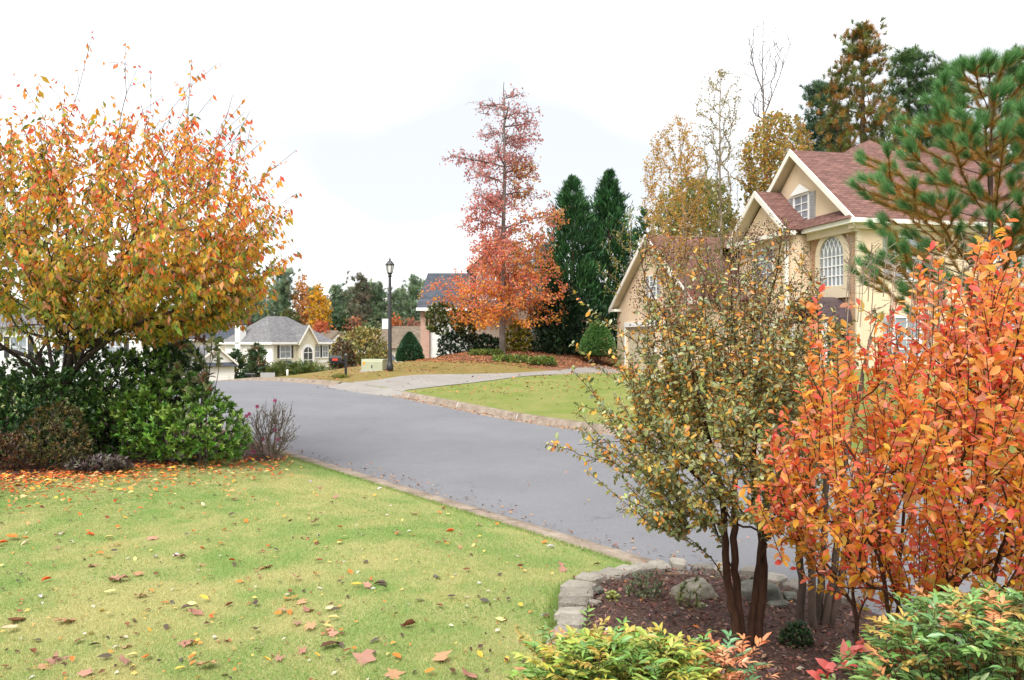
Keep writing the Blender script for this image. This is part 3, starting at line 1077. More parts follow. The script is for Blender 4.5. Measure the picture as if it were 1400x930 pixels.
# --- the peach stucco house across the road
hu, hv = u3(.21, -.9777), u3(.9777, .21)
H = empty('house', (11.17, 32.0, 1.0), 'large peach stucco house with red shingle gables and an arched window over the door', 'house', None, math.atan2(hu[1], hu[0]))
ZE, ZR = 5.3, 8.64
w = MB()
w.box((-3.6, .38, -.9), (1.06, 12, 5.12)); w.box((-12.9 + 4.8, 1.2, -.9), (-3.6, 12, 5.12))
w.build('wall', M['stucco'], H)
MB().box((3.78, .35, -1.2), (3.97 - .2, 12.4, 5.12)).box((3.3, .36, -1.2), (3.775, 12.4, 5.12)).build('wall', M['stucco'], H)
g = MB().ext([(-3.75, .37, 5.1), (3.75, .37, 5.1), (0, .37, 8.3)], (0, .25, 0)); g.build('gable_wall', M['stucco'], H)
g = MB().box((1.0, .31, -1.2), (3.74, .6, 5.1)); g.build('brick_wall', M['brick_brown'], H)
MB().box((3.74, .29, -1.2), (3.82, .5, 5.1)).build('corner_board', M['stucco_cream'], H)
gable_roof(H, -4.1, 4.1, 0, ZE, ZR, 0, 9.5, M['shingle_red'])
rake_boards(H, -4.1, 4.1, 0, ZE, ZR, .02)
# small front gable
g = MB().ext([(-3.3, -.45, -.9), (.85, -.45, -.9), (.85, -.45, 5.1), (-1.22, -.45, 6.75), (-3.3, -.45, 5.1)], (0, .8, 0)); g.build('gable_wall', M['stucco'], H)
gable_roof(H, -3.68, 1.08, -1.3, ZE - .0, 7.17, -.82, 2.6, M['shingle_red'], .1)
rake_boards(H, -3.68, 1.08, -1.3, ZE, 7.17, -.81)
# hips behind
r = MB()
def hip(mb, x0, x1, y0, y1, ze, apex, apex2=None):
    a = u3(*apex); b = u3(*(apex2 or apex))
    c = [u3(x0, y0, ze), u3(x1, y0, ze), u3(x1, y1, ze), u3(x0, y1, ze)]
    if apex2 is None:
        for i in range(4): mb.poly([c[i], c[(i + 1) % 4], a])
    else:   # ridge along x from a to b
        mb.poly([c[0], c[1], b, a]); mb.poly([c[1], c[2], b]); mb.poly([c[2], c[3], a, b]); mb.poly([c[3], c[0], a])
    mb.poly(c[::-1])
hip(r, -8.4, 4.09, -.2, 8.6, ZE - .005, (-3.2, 5.1, 9.78), (-2.0, 5.1, 9.8))
r.build('roof', M['shingle_red'], H)
r = MB(); hip(r, -8.2, 4.08, 6.0, 13.0, ZE - .01, (-4.0, 9.2, 9.95), (-2.0, 9.2, 10.0)); r.build('roof', M['shingle_red'], H)
# eaves: front cornice return of the main gable and the side gutter
MB().box((1.0, -.12, 5.13), (4.16, .42, 5.31)).build('cornice', M['trim'], H)
MB().box((1.0, .1, 4.86), (3.9, .34, 5.128)).build('frieze', M['stucco_cream'], H)
MB().box((4.0, -.1, 5.14), (4.22, 13, 5.29)).build('gutter', M['trim'], H)
MB().box((3.78, -.02, 4.95), (4.0, 12.9, 5.13)).build('soffit', M['stucco_cream'], H)
MB().box((-3.7, -.86, 5.08), (1.1, -.42, 5.24)).build('cornice', M['trim'], H)
MB().box((.62, -.62, -.9), (.72, -.5, 5.0)).build('downspout', M['trim'], H)
# gable window with shutters and a peaked head
wn_ = window(H, .25, 5.55, .95, 1.2, .37, .09, 2, 4, 'shutter_grey', 'glass_pale')
MB().ext([(-.45, .3, 6.84), (.95, .3, 6.84), (.25, .3, 7.22)], (0, -.06, 0)).build('pediment', M['white'], wn_)
# arched window over the door
AX, AZ, AR = 2.42, 4.1, .75
fr = MB()
n = 20
def arc(R, a0=0, a1=math.pi, n=n): return [(AX + R * math.cos(a0 + (a1 - a0) * i / n), AZ + R * math.sin(a0 + (a1 - a0) * i / n)) for i in range(n + 1)]
oa, ia = arc(AR + .24), arc(AR)
for i in range(n):
    fr.ext([(oa[i][0], .3, oa[i][1]), (oa[i + 1][0], .3, oa[i + 1][1]), (ia[i + 1][0], .3, ia[i + 1][1]), (ia[i][0], .3, ia[i][1])], (0, -.1, 0))
fr.box((AX - AR - .24, .2, 2.55), (AX - AR, .3, AZ)); fr.box((AX + AR, .2, 2.55), (AX + AR + .24, .3, AZ)); fr.box((AX - AR, .2, 2.55), (AX + AR, .3, 3.0))
AW = fr.build('arched_window', M['stucco_cream'], H)
MB().ext([(x, .27, z) for x, z in ia] + [(AX - AR, .27, 3.0), (AX + AR, .27, 3.0)], (0, .02, 0)).build('pane', M['glass_pale'], AW)
for i in range(1, 6):
    x = AX - AR + 2 * AR * i / 6
    MB().box((x - .016, .235, 3.0), (x + .016, .268, AZ)).build('muntin', M['white'], AW)
for z in (3.0, 3.37, 3.74, 4.1):
    MB().box((AX - AR, .238, z - .017), (AX + AR, .266, z + .017)).build('muntin', M['white'], AW)
for i in range(0, 7):                      # interlaced arches of the head
    x0 = AX - AR + 2 * AR * i / 6
    for sg in (-1, 1):
        pts = []
        for q in range(13):
            a = q / 12 * math.radians(84)
            R_ = AR * 1.35
            x = x0 + sg * (R_ - R_ * math.cos(a)); z = AZ + R_ * math.sin(a)
            if math.hypot(x - AX, z - AZ) <= AR * .995: pts.append((x, z))
        if len(pts) > 2:
            mb = MB()
            for (xa, za), (xb, zb) in zip(pts[:-1], pts[1:]): mb.bar((xa, .25, za), (xb, .25, zb), .022, .026)
            mb.build('muntin', M['white'], AW)
# dark canopy over the entrance
cn = MB()
cp = [(AX + 1.15 * math.cos(math.pi * i / 14), 1.62 + .98 * math.sin(math.pi * i / 14)) for i in range(15)]
for (xa, za), (xb, zb) in zip(cp[:-1], cp[1:]):
    cn.ext([(xa, .3, za), (xb, .3, zb), (AX + (xb - AX) * .93, .3, 1.62 + (zb - 1.62) * .93), (AX + (xa - AX) * .93, .3, 1.62 + (za - 1.62) * .93)], (0, -1.25, 0))
cn.build('canopy', M['awning'], H)
for sx in (-1, 1): MB().box((AX + sx * 1.05 - .09, -.88, -1.0), (AX + sx * 1.05 + .09, -.7, 1.62)).build('porch_post', M['white'], H)
d_ = MB().box((AX - .85, .24, -.4), (AX + .85, .3, 1.75)).build('door', M['recess_shade'], H)  # door slab coloured dark to carry the shade of its recess
MB().box((AX - .02, .21, -.4), (AX + .02, .239, 1.75)).build('door_stile', M['white'], d_)
# side windows
window(H, 2.35, 3.25, 1.0, 1.45, 3.78, .09, 2, 4, 'shutter_grey', 'glass_pale', True, 'x', 1)
window(H, 6.6, 3.25, 1.0, 1.45, 3.78, .09, 2, 4, 'shutter_grey', 'glass_pale', True, 'x', 1)
window(H, 2.35, .3, 1.0, 1.5, 3.78, .09, 2, 4, 'shutter_grey', 'glass_pale', True, 'x', 1)
window(H, 6.6, .3, 1.0, 1.5, 3.78, .09, 2, 4, 'shutter_grey', 'glass_pale', True, 'x', 1)
window(H, -1.25, 3.3, 1.5, 1.4, -.45, .09, 3, 3, None, 'glass_pale')
window(H, -1.25, .1, 1.5, 1.5, -.45, .09, 3, 3, None, 'glass_pale')
window(H, -6.0, 3.2, 1.0, 1.4, 1.2, .09, 2, 4, 'shutter_grey', 'glass_pale')
# garage wing
gx0, gx1, gy, gxr = -12.95, -2.3, -3.15, -7.65
GE, GR = 2.7, 6.12
def hole_wall(mb, x0, x1, y0, y1, z0, z1, holes):
    """front wall with door openings from z0"""
    x = x0
    for a, b, top in sorted(holes):
        mb.box((x, y0, z0), (a, y1, z1)); mb.box((a, y0, top), (b, y1, z1)); x = b
    mb.box((x, y0, z0), (x1, y1, z1))
gw = MB()
hole_wall(gw, gx0 + .35, gx1 - .35, gy + .35, gy + .6, -.8, GE - .1, [(-11.3, -7.2, 1.68), (-6.35, -3.1, 1.68)])
gw.ext([(gx0 + .35, gy + .352, GE - .1), (gx1 - .35, gy + .352, GE - .1), (gxr, gy + .352, GR - .36)], (0, .245, 0))
gw.box((gx0 + .35, gy + .6, -.8), (gx0 + .6, 1.2, GE - .1)); gw.box((gx1 - .6, gy + .6, -.8), (gx1 - .35, .38, GE - .1))
gw.build('garage_wall', M['stucco'], H)
gable_roof(H, gx0, gx1, gxr, GE, GR, gy, 3.5, M['shingle_red'])
rake_boards(H, gx0, gx1, gxr, GE, GR, gy + .02)
for a, b in ((gx0, gx0 + .9), (gx1 - .9, gx1)):
    MB().box((a, gy - .02, GE - .16), (b, gy + .34, GE - .02)).build('cornice', M['trim'], H)
MB().box((gx0 - .1, gy + .1, GE - .16), (gx0 + .06, 3.4, GE - .02)).build('gutter', M['trim'], H)
for a, b in ((-11.3, -7.2), (-6.35, -3.1)):
    D_ = MB().box((a, gy + .5, -.62), (b, gy + .58, 1.68)).build('garage_door', M['garage_door'], H)
    for q in range(4):
        MB().box((a + .02, gy + .485, -.6 + q * .57), (b - .02, gy + .499, -.6 + q * .57 + .555)).build('panel', M['garage_door'], D_)
    MB().box((a - .12, gy + .3, 1.68), (b + .12, gy + .349, 1.93)).build('door_trim', M['white'], D_)
    for q in (a - .12, b): MB().box((q, gy + .31, -.7), (q + .12, gy + .349, 1.68)).build('door_trim', M['white'], D_)
window(H, -7.45, 3.1, .8, 1.0, gy + .352, .08, 2, 4, 'shutter_grey', 'glass_pale')
MB().box((-6.95, gy + .27, 1.75), (-6.65, gy + .35, 2.15)).build('wall_lamp', M['black_metal'], H)


# --- houses of the far street ------------------------------------------------
def facing(px, Y, z, ang):
    """origin and rotation: local -y looks towards the camera turned by ang degrees"""
    X = (px - 700) / F * Y
    return (X, Y, z), math.radians(ang) - math.atan2(X, Y)


def house_simple(name, label, px, Y, z, ang):
    loc, rz = facing(px, Y, z, ang)
    return empty(name, loc, label, 'house', 'houses along the far street', rz)


# white two-storey house with the grey hip roof; origin at its near corner
E = house_simple('house', 'cream two-storey house with grey hip roof and white chimney, beyond the road crest', 372, 104, -3.7, 40)
wl, wr, zt = 9.6, 10.5, 5.4
MB().box((0, 0, -.5), (.2, wl, zt)).build('side_wall', M['white'], E)
MB().box((.2, 0, -.5), (wr, .2, zt)).build('front_wall', M['cream_siding'], E)
MB().box((wr - .2, .2, -.5), (wr, wl, zt)).build('wall', M['cream_siding'], E)
MB().box((.2, -.08, 2.55), (wr, -.001, 2.85)).build('belt_board', M['white'], E)
MB().box((-.06, -.09, -.5), (.25, .0, zt)).build('corner_board', M['white'], E)
r = MB(); hip(r, -.5, wr + .5, -.5, wl + .5, zt, (3.2, wl / 2, 9.0), (6.6, wl / 2, 9.0)); r.build('roof', M['shingle_grey'], E)
MB().box((-.55, -.55, zt - .28), (wr + .55, -.5, zt + .02)).box((-.55, -.5, zt - .28), (-.5, wl + .5, zt + .02)).build('gutter', M['white'], E)
ch = MB().box((-.55, 5.8, -.5), (.5, 6.8, 7.7)).build('chimney', M['white'], E)
MB().lathe([(.8, 7.7), (.82, 7.8), (.4, 8.4), (.35, 8.5)], 4, (-.02, 6.3, 0), math.pi / 4).build('chimney_cap', M['shutter_black'], ch)
for cx in (2.2, ):
    window(E, cx, 3.35, 1.7, 1.55, 0, .12, 2, 2, 'shutter_black', 'glass_pale', True, trim='white')
    hb = MB().ext([(cx - 1.3, -.9, 2.2), (cx + 1.3, -.9, 2.2), (cx + .9, 0, 2.95), (cx - .9, 0, 2.95)], (0, .05, -.08)); hb.build('window_hood', M['shingle_slate'], E)
    window(E, cx, .3, 1.7, 1.6, 0, .12, 2, 2, None, 'glass_pale')
for cx in (7.75, 9.3):
    window(E, cx, 3.35, .95, 1.55, 0, .12, 2, 2, 'shutter_black', 'glass_pale')
    window(E, cx, .3, .95, 1.6, 0, .12, 2, 2, None, 'glass_pale')
# entrance bay with its gable and tall arched window
MB().box((4.2, -.6, -.5), (6.9, -.0, zt)).ext([(4.0, -.6, zt), (7.1, -.6, zt), (5.55, -.6, zt + 2.1)], (0, .6, 0)).build('entrance_bay', M['cream_siding'], E)
gable_roof(E, 3.8, 7.3, 5.55, zt - .1, zt + 2.35, -.9, 3.6, M['shingle_grey'])
rake_boards(E, 3.8, 7.3, 5.55, zt - .1, zt + 2.35, -.88, .3)
ap = [(5.55 + .75 * math.cos(math.pi * i / 12), 4.0 + .75 * math.sin(math.pi * i / 12)) for i in range(13)]
op = [(5.55 + 1.15 * math.cos(math.pi * i / 12), 4.0 + 1.15 * math.sin(math.pi * i / 12)) for i in range(13)]
aw = MB().ext([(x, -.6, z) for x, z in op] + [(4.4, -.6, .2), (6.7, -.6, .2)], (0, -.06, 0)).build('arched_window', M['white'], E)
MB().ext([(x, -.67, z) for x, z in ap] + [(4.8, -.67, .6), (6.3, -.67, .6)], (0, -.02, 0)).build('pane', M['glass'], aw)
for z in (1.4, 2.2, 3.0, 4.0): MB().box((4.8, -.72, z - .04), (6.3, -.692, z + .04)).build('muntin', M['white'], aw)
MB().box((5.51, -.715, .6), (5.59, -.692, 4.7)).build('muntin', M['white'], aw)
# lower wing on the right
MB().box((wr + .002, 1.0, -.5), (wr + 5.2, 8, 2.7)).build('wing_wall', M['cream_siding'], E)
r = MB(); hip(r, wr - .4, wr + 5.7, .5, 8.5, 2.7, (wr - .3, 4.4, 5.6), (wr + 2.2, 4.4, 5.6)); r.build('wing_roof', M['shingle_grey'], E)
window(E, wr + 2.6, .5, 1.2, 1.3, 1.0, .1, 2, 2, 'shutter_black', 'glass_pale')

# garage house at the left with a white gable
G = house_simple('house', 'white house with small garage gable, left of the cream house', 296, 78, -2.7, 14)
MB().box((-1.7, 0, -1), (1.7, 6, 2.45)).ext([(-1.7, .01, 2.45), (1.7, .01, 2.45), (0, .01, 3.9)], (0, .3, 0)).build('garage_wall', M['white'], G)
gable_roof(G, -2.0, 2.0, 0, 2.35, 4.15, -.35, 7, M['shingle_grey'])
rake_boards(G, -2.0, 2.0, 0, 2.35, 4.15, -.34, .2)
MB().ext([(-1.9, -.4, 2.1), (1.9, -.4, 2.1), (1.9, .0, 2.42), (-1.9, .0, 2.42)], (0, 0, .08)).build('awning_roof', M['shingle_slate'], G)
gd = MB().box((-1.2, -.05, -1), (1.2, 0.0, 1.2)).build('garage_door', M['cream_siding'], G)
for q in range(3): MB().box((-1.15, -.075, -.75 + q * .66), (1.15, -.051, -.75 + q * .66 + .6)).build('panel', M['white'], gd)
MB().box((-8.5, 1.5, -1), (-1.7, 9, 3.3)).build('wall', M['white'], G)
r = MB(); hip(r, -9, -.6, 1.0, 9.5, 3.3, (-6, 5, 6.2), (-3.2, 5, 6.2)); r.build('roof', M['shingle_grey'], G)
for cx in (-4.2, -6.6): window(G, cx, 1.2, .9, 1.5, 1.5, .1, 2, 2, 'shutter_black', 'glass_pale')

# slate-roofed house behind it
B = house_simple('house', 'house with plain dark slate hip roof rising between the orange tree and the white chimney', 318, 122, -3.9, 20)
MB().box((-7, 0, -1), (6.5, 9, 6.0)).build('wall', M['cream_siding'], B)
r = MB(); hip(r, -7.5, 7, -.5, 9.5, 6.0, (-2, 4.5, 9.0), (1, 4.5, 9.0)); r.build('roof', M['shingle_slate'], B)
MB().box((-7.5, -.55, 5.8), (7, -.5, 6.02)).build('gutter', M['white'], B)
# house hidden mostly by the orange tree
B = house_simple('house', 'white siding house half hidden behind the orange tree trunk', 60, 62, -2.2, -10)
MB().box((-8, 0, -1), (8, 9, 5.2)).build('wall', M['white'], B)
r = MB(); hip(r, -8.5, 8.5, -.5, 9.5, 5.2, (-3, 4.5, 7.2), (3, 4.5, 7.2)); r.build('roof', M['shingle_grey'], B)
for cx in (-5, -1.7, 1.7, 5): window(B, cx, 2.9, 1.0, 1.5, 0, .1, 2, 2, 'shutter_black', 'glass_pale')
# tan roofs
B = house_simple('house', 'far house with pale tan roof and small light gable right of the cream house', 447, 128, -3.4, -12)
MB().box((-3.6, 0, -1), (3.2, 7, 4.6)).build('wall', M['beige_siding'], B)
gable_roof(B, -.2, 3.9, 1.9, 4.6, 6.8, -.6, 6, M['shingle_tan'])
MB().ext([(0, -.3, 4.5), (3.7, -.3, 4.5), (1.9, -.3, 6.5)], (0, .28, 0)).build('gable_wall', M['white'], B)
r = MB(); hip(r, -4.1, 3.6, -.5, 7.5, 4.6, (-2, 3.5, 7.0), (1, 3.5, 7.0)); r.build('roof', M['shingle_tan'], B)
B = house_simple('house', 'far house with reddish tan roof and white chimney behind the lamp post', 556, 88, -1.0, 6)
MB().box((-3.0, 0, -1), (3.6, 7, 2.2)).build('wall', M['cream_siding'], B)
gable_roof(B, 1.0, 4.2, 2.6, 2.0, 4.0, -.8, 6, M['shingle_tan'])
MB().ext([(1.2, -.4, 1.9), (4.0, -.4, 1.9), (2.6, -.4, 3.7)], (0, .3, 0)).box((1.25, -.38, -1), (3.95, -.1, 1.9)).build('gable_wall', M['cream_siding'], B)
r = MB(); hip(r, -3.5, 3.4, -.4, 7.5, 2.1, (-2.2, 3.5, 4.6), (2.4, 3.5, 4.6)); r.build('roof', M['shingle_tan'], B)
MB().box((-2.4, 3, 2), (-1.4, 4, 5.4)).build('chimney', M['white'], B)
r = MB(); hip(r, -4.0, -1.4, -3.2, .2, .9, (-3, -1.2, 2.2), (-2.2, -1.2, 2.2)); r.build('wing_roof', M['shingle_slate'], B)
MB().box((-3.7, -2.9, -1), (-1.7, 0, .9)).build('wing_wall', M['cream_siding'], B)
window(B, -2.7, -.5, .8, 1.1, -2.9, .1, 2, 2, 'shutter_black', 'glass_pale')

# house behind the red tree
R = empty('house', (-.6, 48.0, .9), 'house with dark slate roof, pink brick corner and grey siding behind the red tree', 'house', None, 0)
def RX(px, Y=48.0): return (px - 700) / F * Y + .6
xa, xb, xc = RX(576), RX(588), RX(762)
zb = -.9
MB().box((xa, -.4, zb), (xb, 6, 3.05)).build('brick_wall', M['brick_pink'], R)
MB().box((xb + .002, -.1, zb), (RX(640), 6, 3.05)).build('wall', M['white'], R)
MB().box((RX(640) + .002, .2, zb), (RX(729), 7, 5.5)).build('wall', M['tan_siding'], R)
MB().box((RX(729) - .12, -.08, zb), (RX(729) + .02, .2, 5.3)).build('corner_board', M['white'], R)
bk = MB().box((RX(729) + .02, .02, zb), (xc, 7, 5.2)).build('wall', M['beige_siding'], R)
z = zb
while z < 5.1:      # lap siding, board by board
    MB().ext([(RX(729) + .03, .018, z), (RX(729) + .03, -.03, z), (RX(729) + .03, .0, z + .27), (RX(729) + .03, .018, z + .27)], (xc - RX(729) - .03, 0, 0)).build('siding_board', M['beige_siding'], R)
    z += .275
MB().box((RX(724), -.3, 5.2), (xc + .3, 7.4, 5.45)).build('eave', M['white'], R)
rf = MB().slab([(xa - .2, -.7, 3.0), (RX(700), -.7, 3.0), (RX(700), 3.2, 5.4), (xa + .05, 3.2, 5.4)], .12)
rf.slab([(xa + .05, 3.2, 5.4), (RX(700), 3.2, 5.4), (RX(700), 7.2, 3.0), (xa - .2, 7.2, 3.0)], .12)
rf.build('roof', M['shingle_slate'], R)
MB().box((xa - .22, -.82, 2.84), (RX(640), -.7, 3.02)).build('gutter', M['white'], R)
x0, x1 = RX(642), RX(733)
gable_roof(R, x0 - .3, x1 + .3, (x0 + x1) / 2, 5.4, 7.6, -.2, 8, M['shingle_slate'])
MB().ext([(x0, .1, 5.4), (x1, .1, 5.4), ((x0 + x1) / 2, .1, 7.3)], (0, .3, 0)).build('gable_wall', M['tan_siding'], R)
rake_boards(R, x0 - .3, x1 + .3, (x0 + x1) / 2, 5.4, 7.6, -.19, .26)
r = MB(); hip(r, RX(722), xc + .4, -.4, 7.6, 5.45, (RX(738), 3.5, 7.4), (RX(752), 3.5, 7.4)); r.build('roof', M['shingle_slate'], R)
window(R, RX(665), 3.6, 1.0, 1.5, .2, .1, 2, 2, 'shutter_black', 'glass_pale')
window(R, RX(710), 3.6, 1.0, 1.5, .2, .1, 2, 2, 'shutter_black', 'glass_pale')
gdr = MB().box((RX(589.5), -.15, zb), (RX(606), -.1, 1.75)).build('garage_door', M['white'], R)
for q in range(4): MB().box((RX(590), -.17, zb + .3 + q * .58), (RX(605.5), -.151, zb + .3 + q * .58 + .55)).build('panel', M['white'], gdr)

# ------------------------------------------------------------------ street furniture
L0 = W(533, 506, 34)
lp = empty('street_lamp', (L0[0], L0[1], gz(L0[0], L0[1])), 'tall black street lamp with a glass lantern on the golden grass slope', 'street lamp')
MB().lathe([(.15, -.1), (.15, .25), (.12, .3), (.105, .42), (.085, .5), (.062, 4.0), (.055, 4.02)], 14).build('pole', M['black_metal'], lp, True)
MB().lathe([(.055, 4.0), (.1, 4.05), (.06, 4.1), (.11, 4.16), (.12, 4.2)], 12).build('collar', M['black_metal'], lp, True)
MB().lathe([(.115, 4.2), (.16, 4.5), (.165, 4.52)], 6).build('lantern_glass', M['lamp_glass'], lp)
cg = MB()
for i in range(6):
    a = math.pi / 3 * i
    cg.bar((.12 * math.cos(a), .12 * math.sin(a), 4.2), (.175 * math.cos(a), .175 * math.sin(a), 4.53), .022, .022)
cg.build('lantern_frame', M['black_metal'], lp)
MB().lathe([(.2, 4.52), (.205, 4.55), (.1, 4.68), (.05, 4.72), (.03, 4.74), (.045, 4.78), (.012, 4.84)], 6).build('lantern_cap', M['black_metal'], lp)

mx = W(462, 514, 34)
mb_ = empty('mailbox', (mx[0], mx[1], gz(mx[0], mx[1])), 'black mailbox with red flag on a black post at the driveway corner', 'mailbox', None, math.radians(8))
MB().box((.28, -.05, -.1), (.38, .05, .95)).box((-.3, -.035, .62), (.28, .035, .69)).build('post', M['black_metal'], mb_)
MB().lathe([(.07, .95), (.08, .97), (.02, 1.06)], 4, (.33, 0, 0), math.pi / 4).build('post_cap', M['black_metal'], mb_)
pr = [(-.13, .69), (.13, .69), (.13, .84)] + [(.13 * math.cos(math.pi * i / 8), .84 + .11 * math.sin(math.pi * i / 8)) for i in range(1, 8)] + [(-.13, .84)]
MB().ext([(-.36, y, z) for y, z in pr], (.52, 0, 0)).build('box', M['black_metal'], mb_)
MB().ext([(-.375, y * .96, .7 + (z - .69) * .94) for y, z in pr], (.014, 0, 0)).build('door', M['black_metal'], mb_)
MB().box((-.22, -.15, .74), (.0, -.132, .83)).build('flag', M['flag_red'], mb_)

ux = W(512, 508, 36)
ub = empty('utility_box', (ux[0], ux[1], gz(ux[0], ux[1])), 'pale green metal utility box with an orange sticker beside the lamp', 'utility box', None, math.radians(-12))
MB().box((-.56, -.38, -.1), (.56, .38, .04)).build('pad', M['concrete'], ub)
MB().ext([(-.5, -.33, .04), (-.5, .33, .04), (-.5, .33, .5), (-.5, -.26, .5), (-.5, -.33, .44)], (1.0, 0, 0)).build('cabinet', M['box_green'], ub)
MB().ext([(-.52, -.28, .5), (-.52, .35, .5), (-.52, .35, .54), (-.52, -.27, .54)], (1.04, 0, 0)).build('lid', M['box_green'], ub)
MB().box((-.42, -.336, .3), (-.32, -.331, .44)).build('sticker', M['box_orange'], ub)
MB().box((-.02, -.345, .15), (.03, -.331, .27)).build('latch', M['black_metal'], ub)

px_ = W(393, 514, 41)
pv = empty('marker_post', (px_[0], px_[1], gz(px_[0], px_[1])), 'short white marker post at the crest of the grass verge', 'marker post')
MB().lathe([(.06, -.1), (.06, .26), (.05, .3), (.01, .33)], 10).build('post', M['white'], pv, True)
sg = W(366, 523, 88)
sn = empty('sign', (sg[0], sg[1], gz(sg[0], sg[1])), 'small blank grey panel on legs in front of the cream house', 'sign')
MB().box((-.8, -.05, .2), (.8, .05, 1.4)).build('panel', M['shutter_grey'], sn)
for sx in (-.6, .6): MB().box((sx - .05, .06, -.4), (sx + .05, .12, 1.3)).build('leg', M['shutter_grey'], sn)
mx = W(342, 523, 80)
m2 = empty('mailbox', (mx[0], mx[1], gz(mx[0], mx[1])), 'dark mailbox far down the road beside the white house', 'mailbox')
MB().box((-.08, -.08, -.6), (.08, .08, 1.1)).build('post', M['black_metal'], m2)
MB().ext([(-.5, y * 1.6, .6 + z * .8) for y, z in pr], (1.0, 0, 0)).build('box', M['black_metal'], m2)
# ------------------------------------------------------------------ vegetation
def R_(seed): return np.random.default_rng(seed)


def gbase(px, Y, dz=0.0):
    X = (px - 700) / F * Y
    return np.array([X, Y, gz(X, Y) + dz])


def plant(name, label, base, cat, group=None):
    return empty(name, tuple(base), label, cat, group)


def alt_leaves(g, ids, sp, r, maxr, L, wr, spread=.75, droop=0.0, frac=0.0, jit=.0):
    """leaves on alternate sides of the shoots"""
    P, D, K = g.anchors(ids, sp, maxr, frac)
    n = len(P)
    side = np.cross(D, rand_dirs(n, r))
    side = norm(side)
    d = norm(D * (1 - spread) + side * spread + np.array([0, 0, -1.0]) * droop + r.normal(0, .18, (n, 3)))
    N = norm(np.array([0, 0, 1.0]) + r.normal(0, .55, (n, 3)))
    Ls = L * np.clip(r.normal(1, .22, n), .45, 1.5)
    return P + r.normal(0, jit, (n, 3)), d, N, Ls, Ls * wr


# ============ big orange cherry at the left
r = R_(11)
b = gbase(72, 13.2)
CH = plant('cherry_tree', 'large spreading orange and yellow cherry tree over the shrubs at the left edge', b, 'tree')
g = Grow(r)
t0 = g.trunk([b, b + (0.05, 0, .7), W(85, 520, 13.2), W(92, 470, 13.2)])
k0 = t0[len(t0) // 2]
for pts in ([(62, 505, 13.0), (30, 440, 12.7), (-20, 330, 12.4), (-60, 200, 12.2)], [(92, 470, 13.2), (95, 400, 13.4), (90, 300, 13.6), (60, 160, 13.6)], [(100, 480, 12.9), (140, 410, 12.2), (190, 310, 11.6), (230, 190, 11.4)],
            [(110, 490, 13.4), (180, 420, 13.8), (260, 370, 14.0), (370, 300, 14.0)], [(70, 500, 13.7), (60, 420, 14.4), (110, 300, 15.2), (150, 180, 15.4)], [(105, 500, 12.8), (170, 450, 12.2), (250, 420, 11.7), (310, 390, 11.4)],
            [(50, 510, 12.8), (0, 470, 12.2), (-70, 420, 11.7), (-130, 330, 11.5)], [(120, 470, 13.4), (200, 350, 13.8), (270, 240, 13.9), (330, 180, 13.8)]):
    ps = [g.p[k0]] + [W(*p) for p in pts]
    g.trunk(ps, k0)
CP = [(-160, 190), (-60, 160), (0, 150), (40, 140), (110, 150), (150, 170), (200, 150), (240, 168), (262, 150), (300, 190), (335, 205), (348, 240), (372, 262), (396, 285), (390, 318), (362, 350), (345, 405), (318, 440), (268, 456), (200, 470), (140, 470), (60, 480), (-60, 490), (-160, 470)]
T = volume([(x_ if x_ < 300 else 300 + (x_ - 300) * .72, 470 - (470 - y_) * .9) for x_, y_ in CP], 13.2, 2.9, 1500, r)
T = np.concatenate([T, volume([(40, 410), (200, 340), (340, 340), (345, 405), (318, 440), (262, 458), (160, 472), (60, 475)], 12.4, 1.1, 420, r)])
nb = len(g.chains)
ids = g.grow(T, .16, .25, 2.0, .05, .12, .02)
inv_ = inside_view([(-200, 60), (40, 60), (330, 100), (360, 190), (420, 260), (415, 330), (375, 420), (330, 470), (100, 490), (-200, 500)])
sh = g.shoots(list(r.choice(ids, 1200, replace=False)) + list(r.choice(ids, 300)), b + (0, 0, 1.2), .3, .95, .2, .16, .1, inv_)
tw = []
# bare wands standing above the crown
for p in ((128, 40), (118, 55), (172, 55), (165, 80), (105, 92), (205, 95), (262, 80), (276, 95), (300, 85), (372, 240), (405, 205), (385, 225), (190, 88), (142, 85), (50, 98), (338, 132), (318, 130), (240, 110), (20, 100), (35, 120), (70, 105), (88, 118), (150, 130), (208, 108), (225, 130), (250, 115), (292, 130), (345, 160), (348, 190), (-20, 110)):
    tw.append(W(p[0], p[1], 13.2 + r.uniform(-1.2, 1.2)))
ids2 = g.wands(tw)
g.finish(.0035, .43, .11)
woody('trunk', CH, g.polys(g.trunks), M['bark_cherry'], 8)
woody('branchwork', CH, g.polys([i for i in range(len(g.chains)) if i not in g.trunks]), M['bark_cherry'], 4)['kind'] = 'stuff'
P, D, N, L, Wd = alt_leaves(g, ids + sh, .028, r, .02, .108, .46, .55, 1.0, .05, .015)
P2, D2, N2, L2, W2 = alt_leaves(g, ids2, .045, r, .02, .1, .46, .55, 1.1, .35, .01)
P, D, N, L, Wd = [np.concatenate(q) for q in ((P, P2), (D, D2), (N, N2), (L, L2), (Wd, W2))]
N = norm(np.cross(D, rand_dirs(len(P), r)))
keep = (P[:, 2] > .95) & (r.random(len(P)) < np.interp(P[:, 2] + .9 * np.array([mnoise.noise(Vector(q_ * .9)) for q_ in P]), [2.2, 3.4, 4.6, 6], [.95, .8, .55, .4]))
pxx = P[:, 0] / P[:, 1] * F + 700
pyy = 465 - (P[:, 2] - CZ) / P[:, 1] * F
keep &= ~((pxx < 190) & (pyy > 425 + .12 * pxx) & (r.random(len(P)) < .75))
P, D, N, L, Wd = P[keep], D[keep], N[keep], L[keep], Wd[keep]
n = len(P)
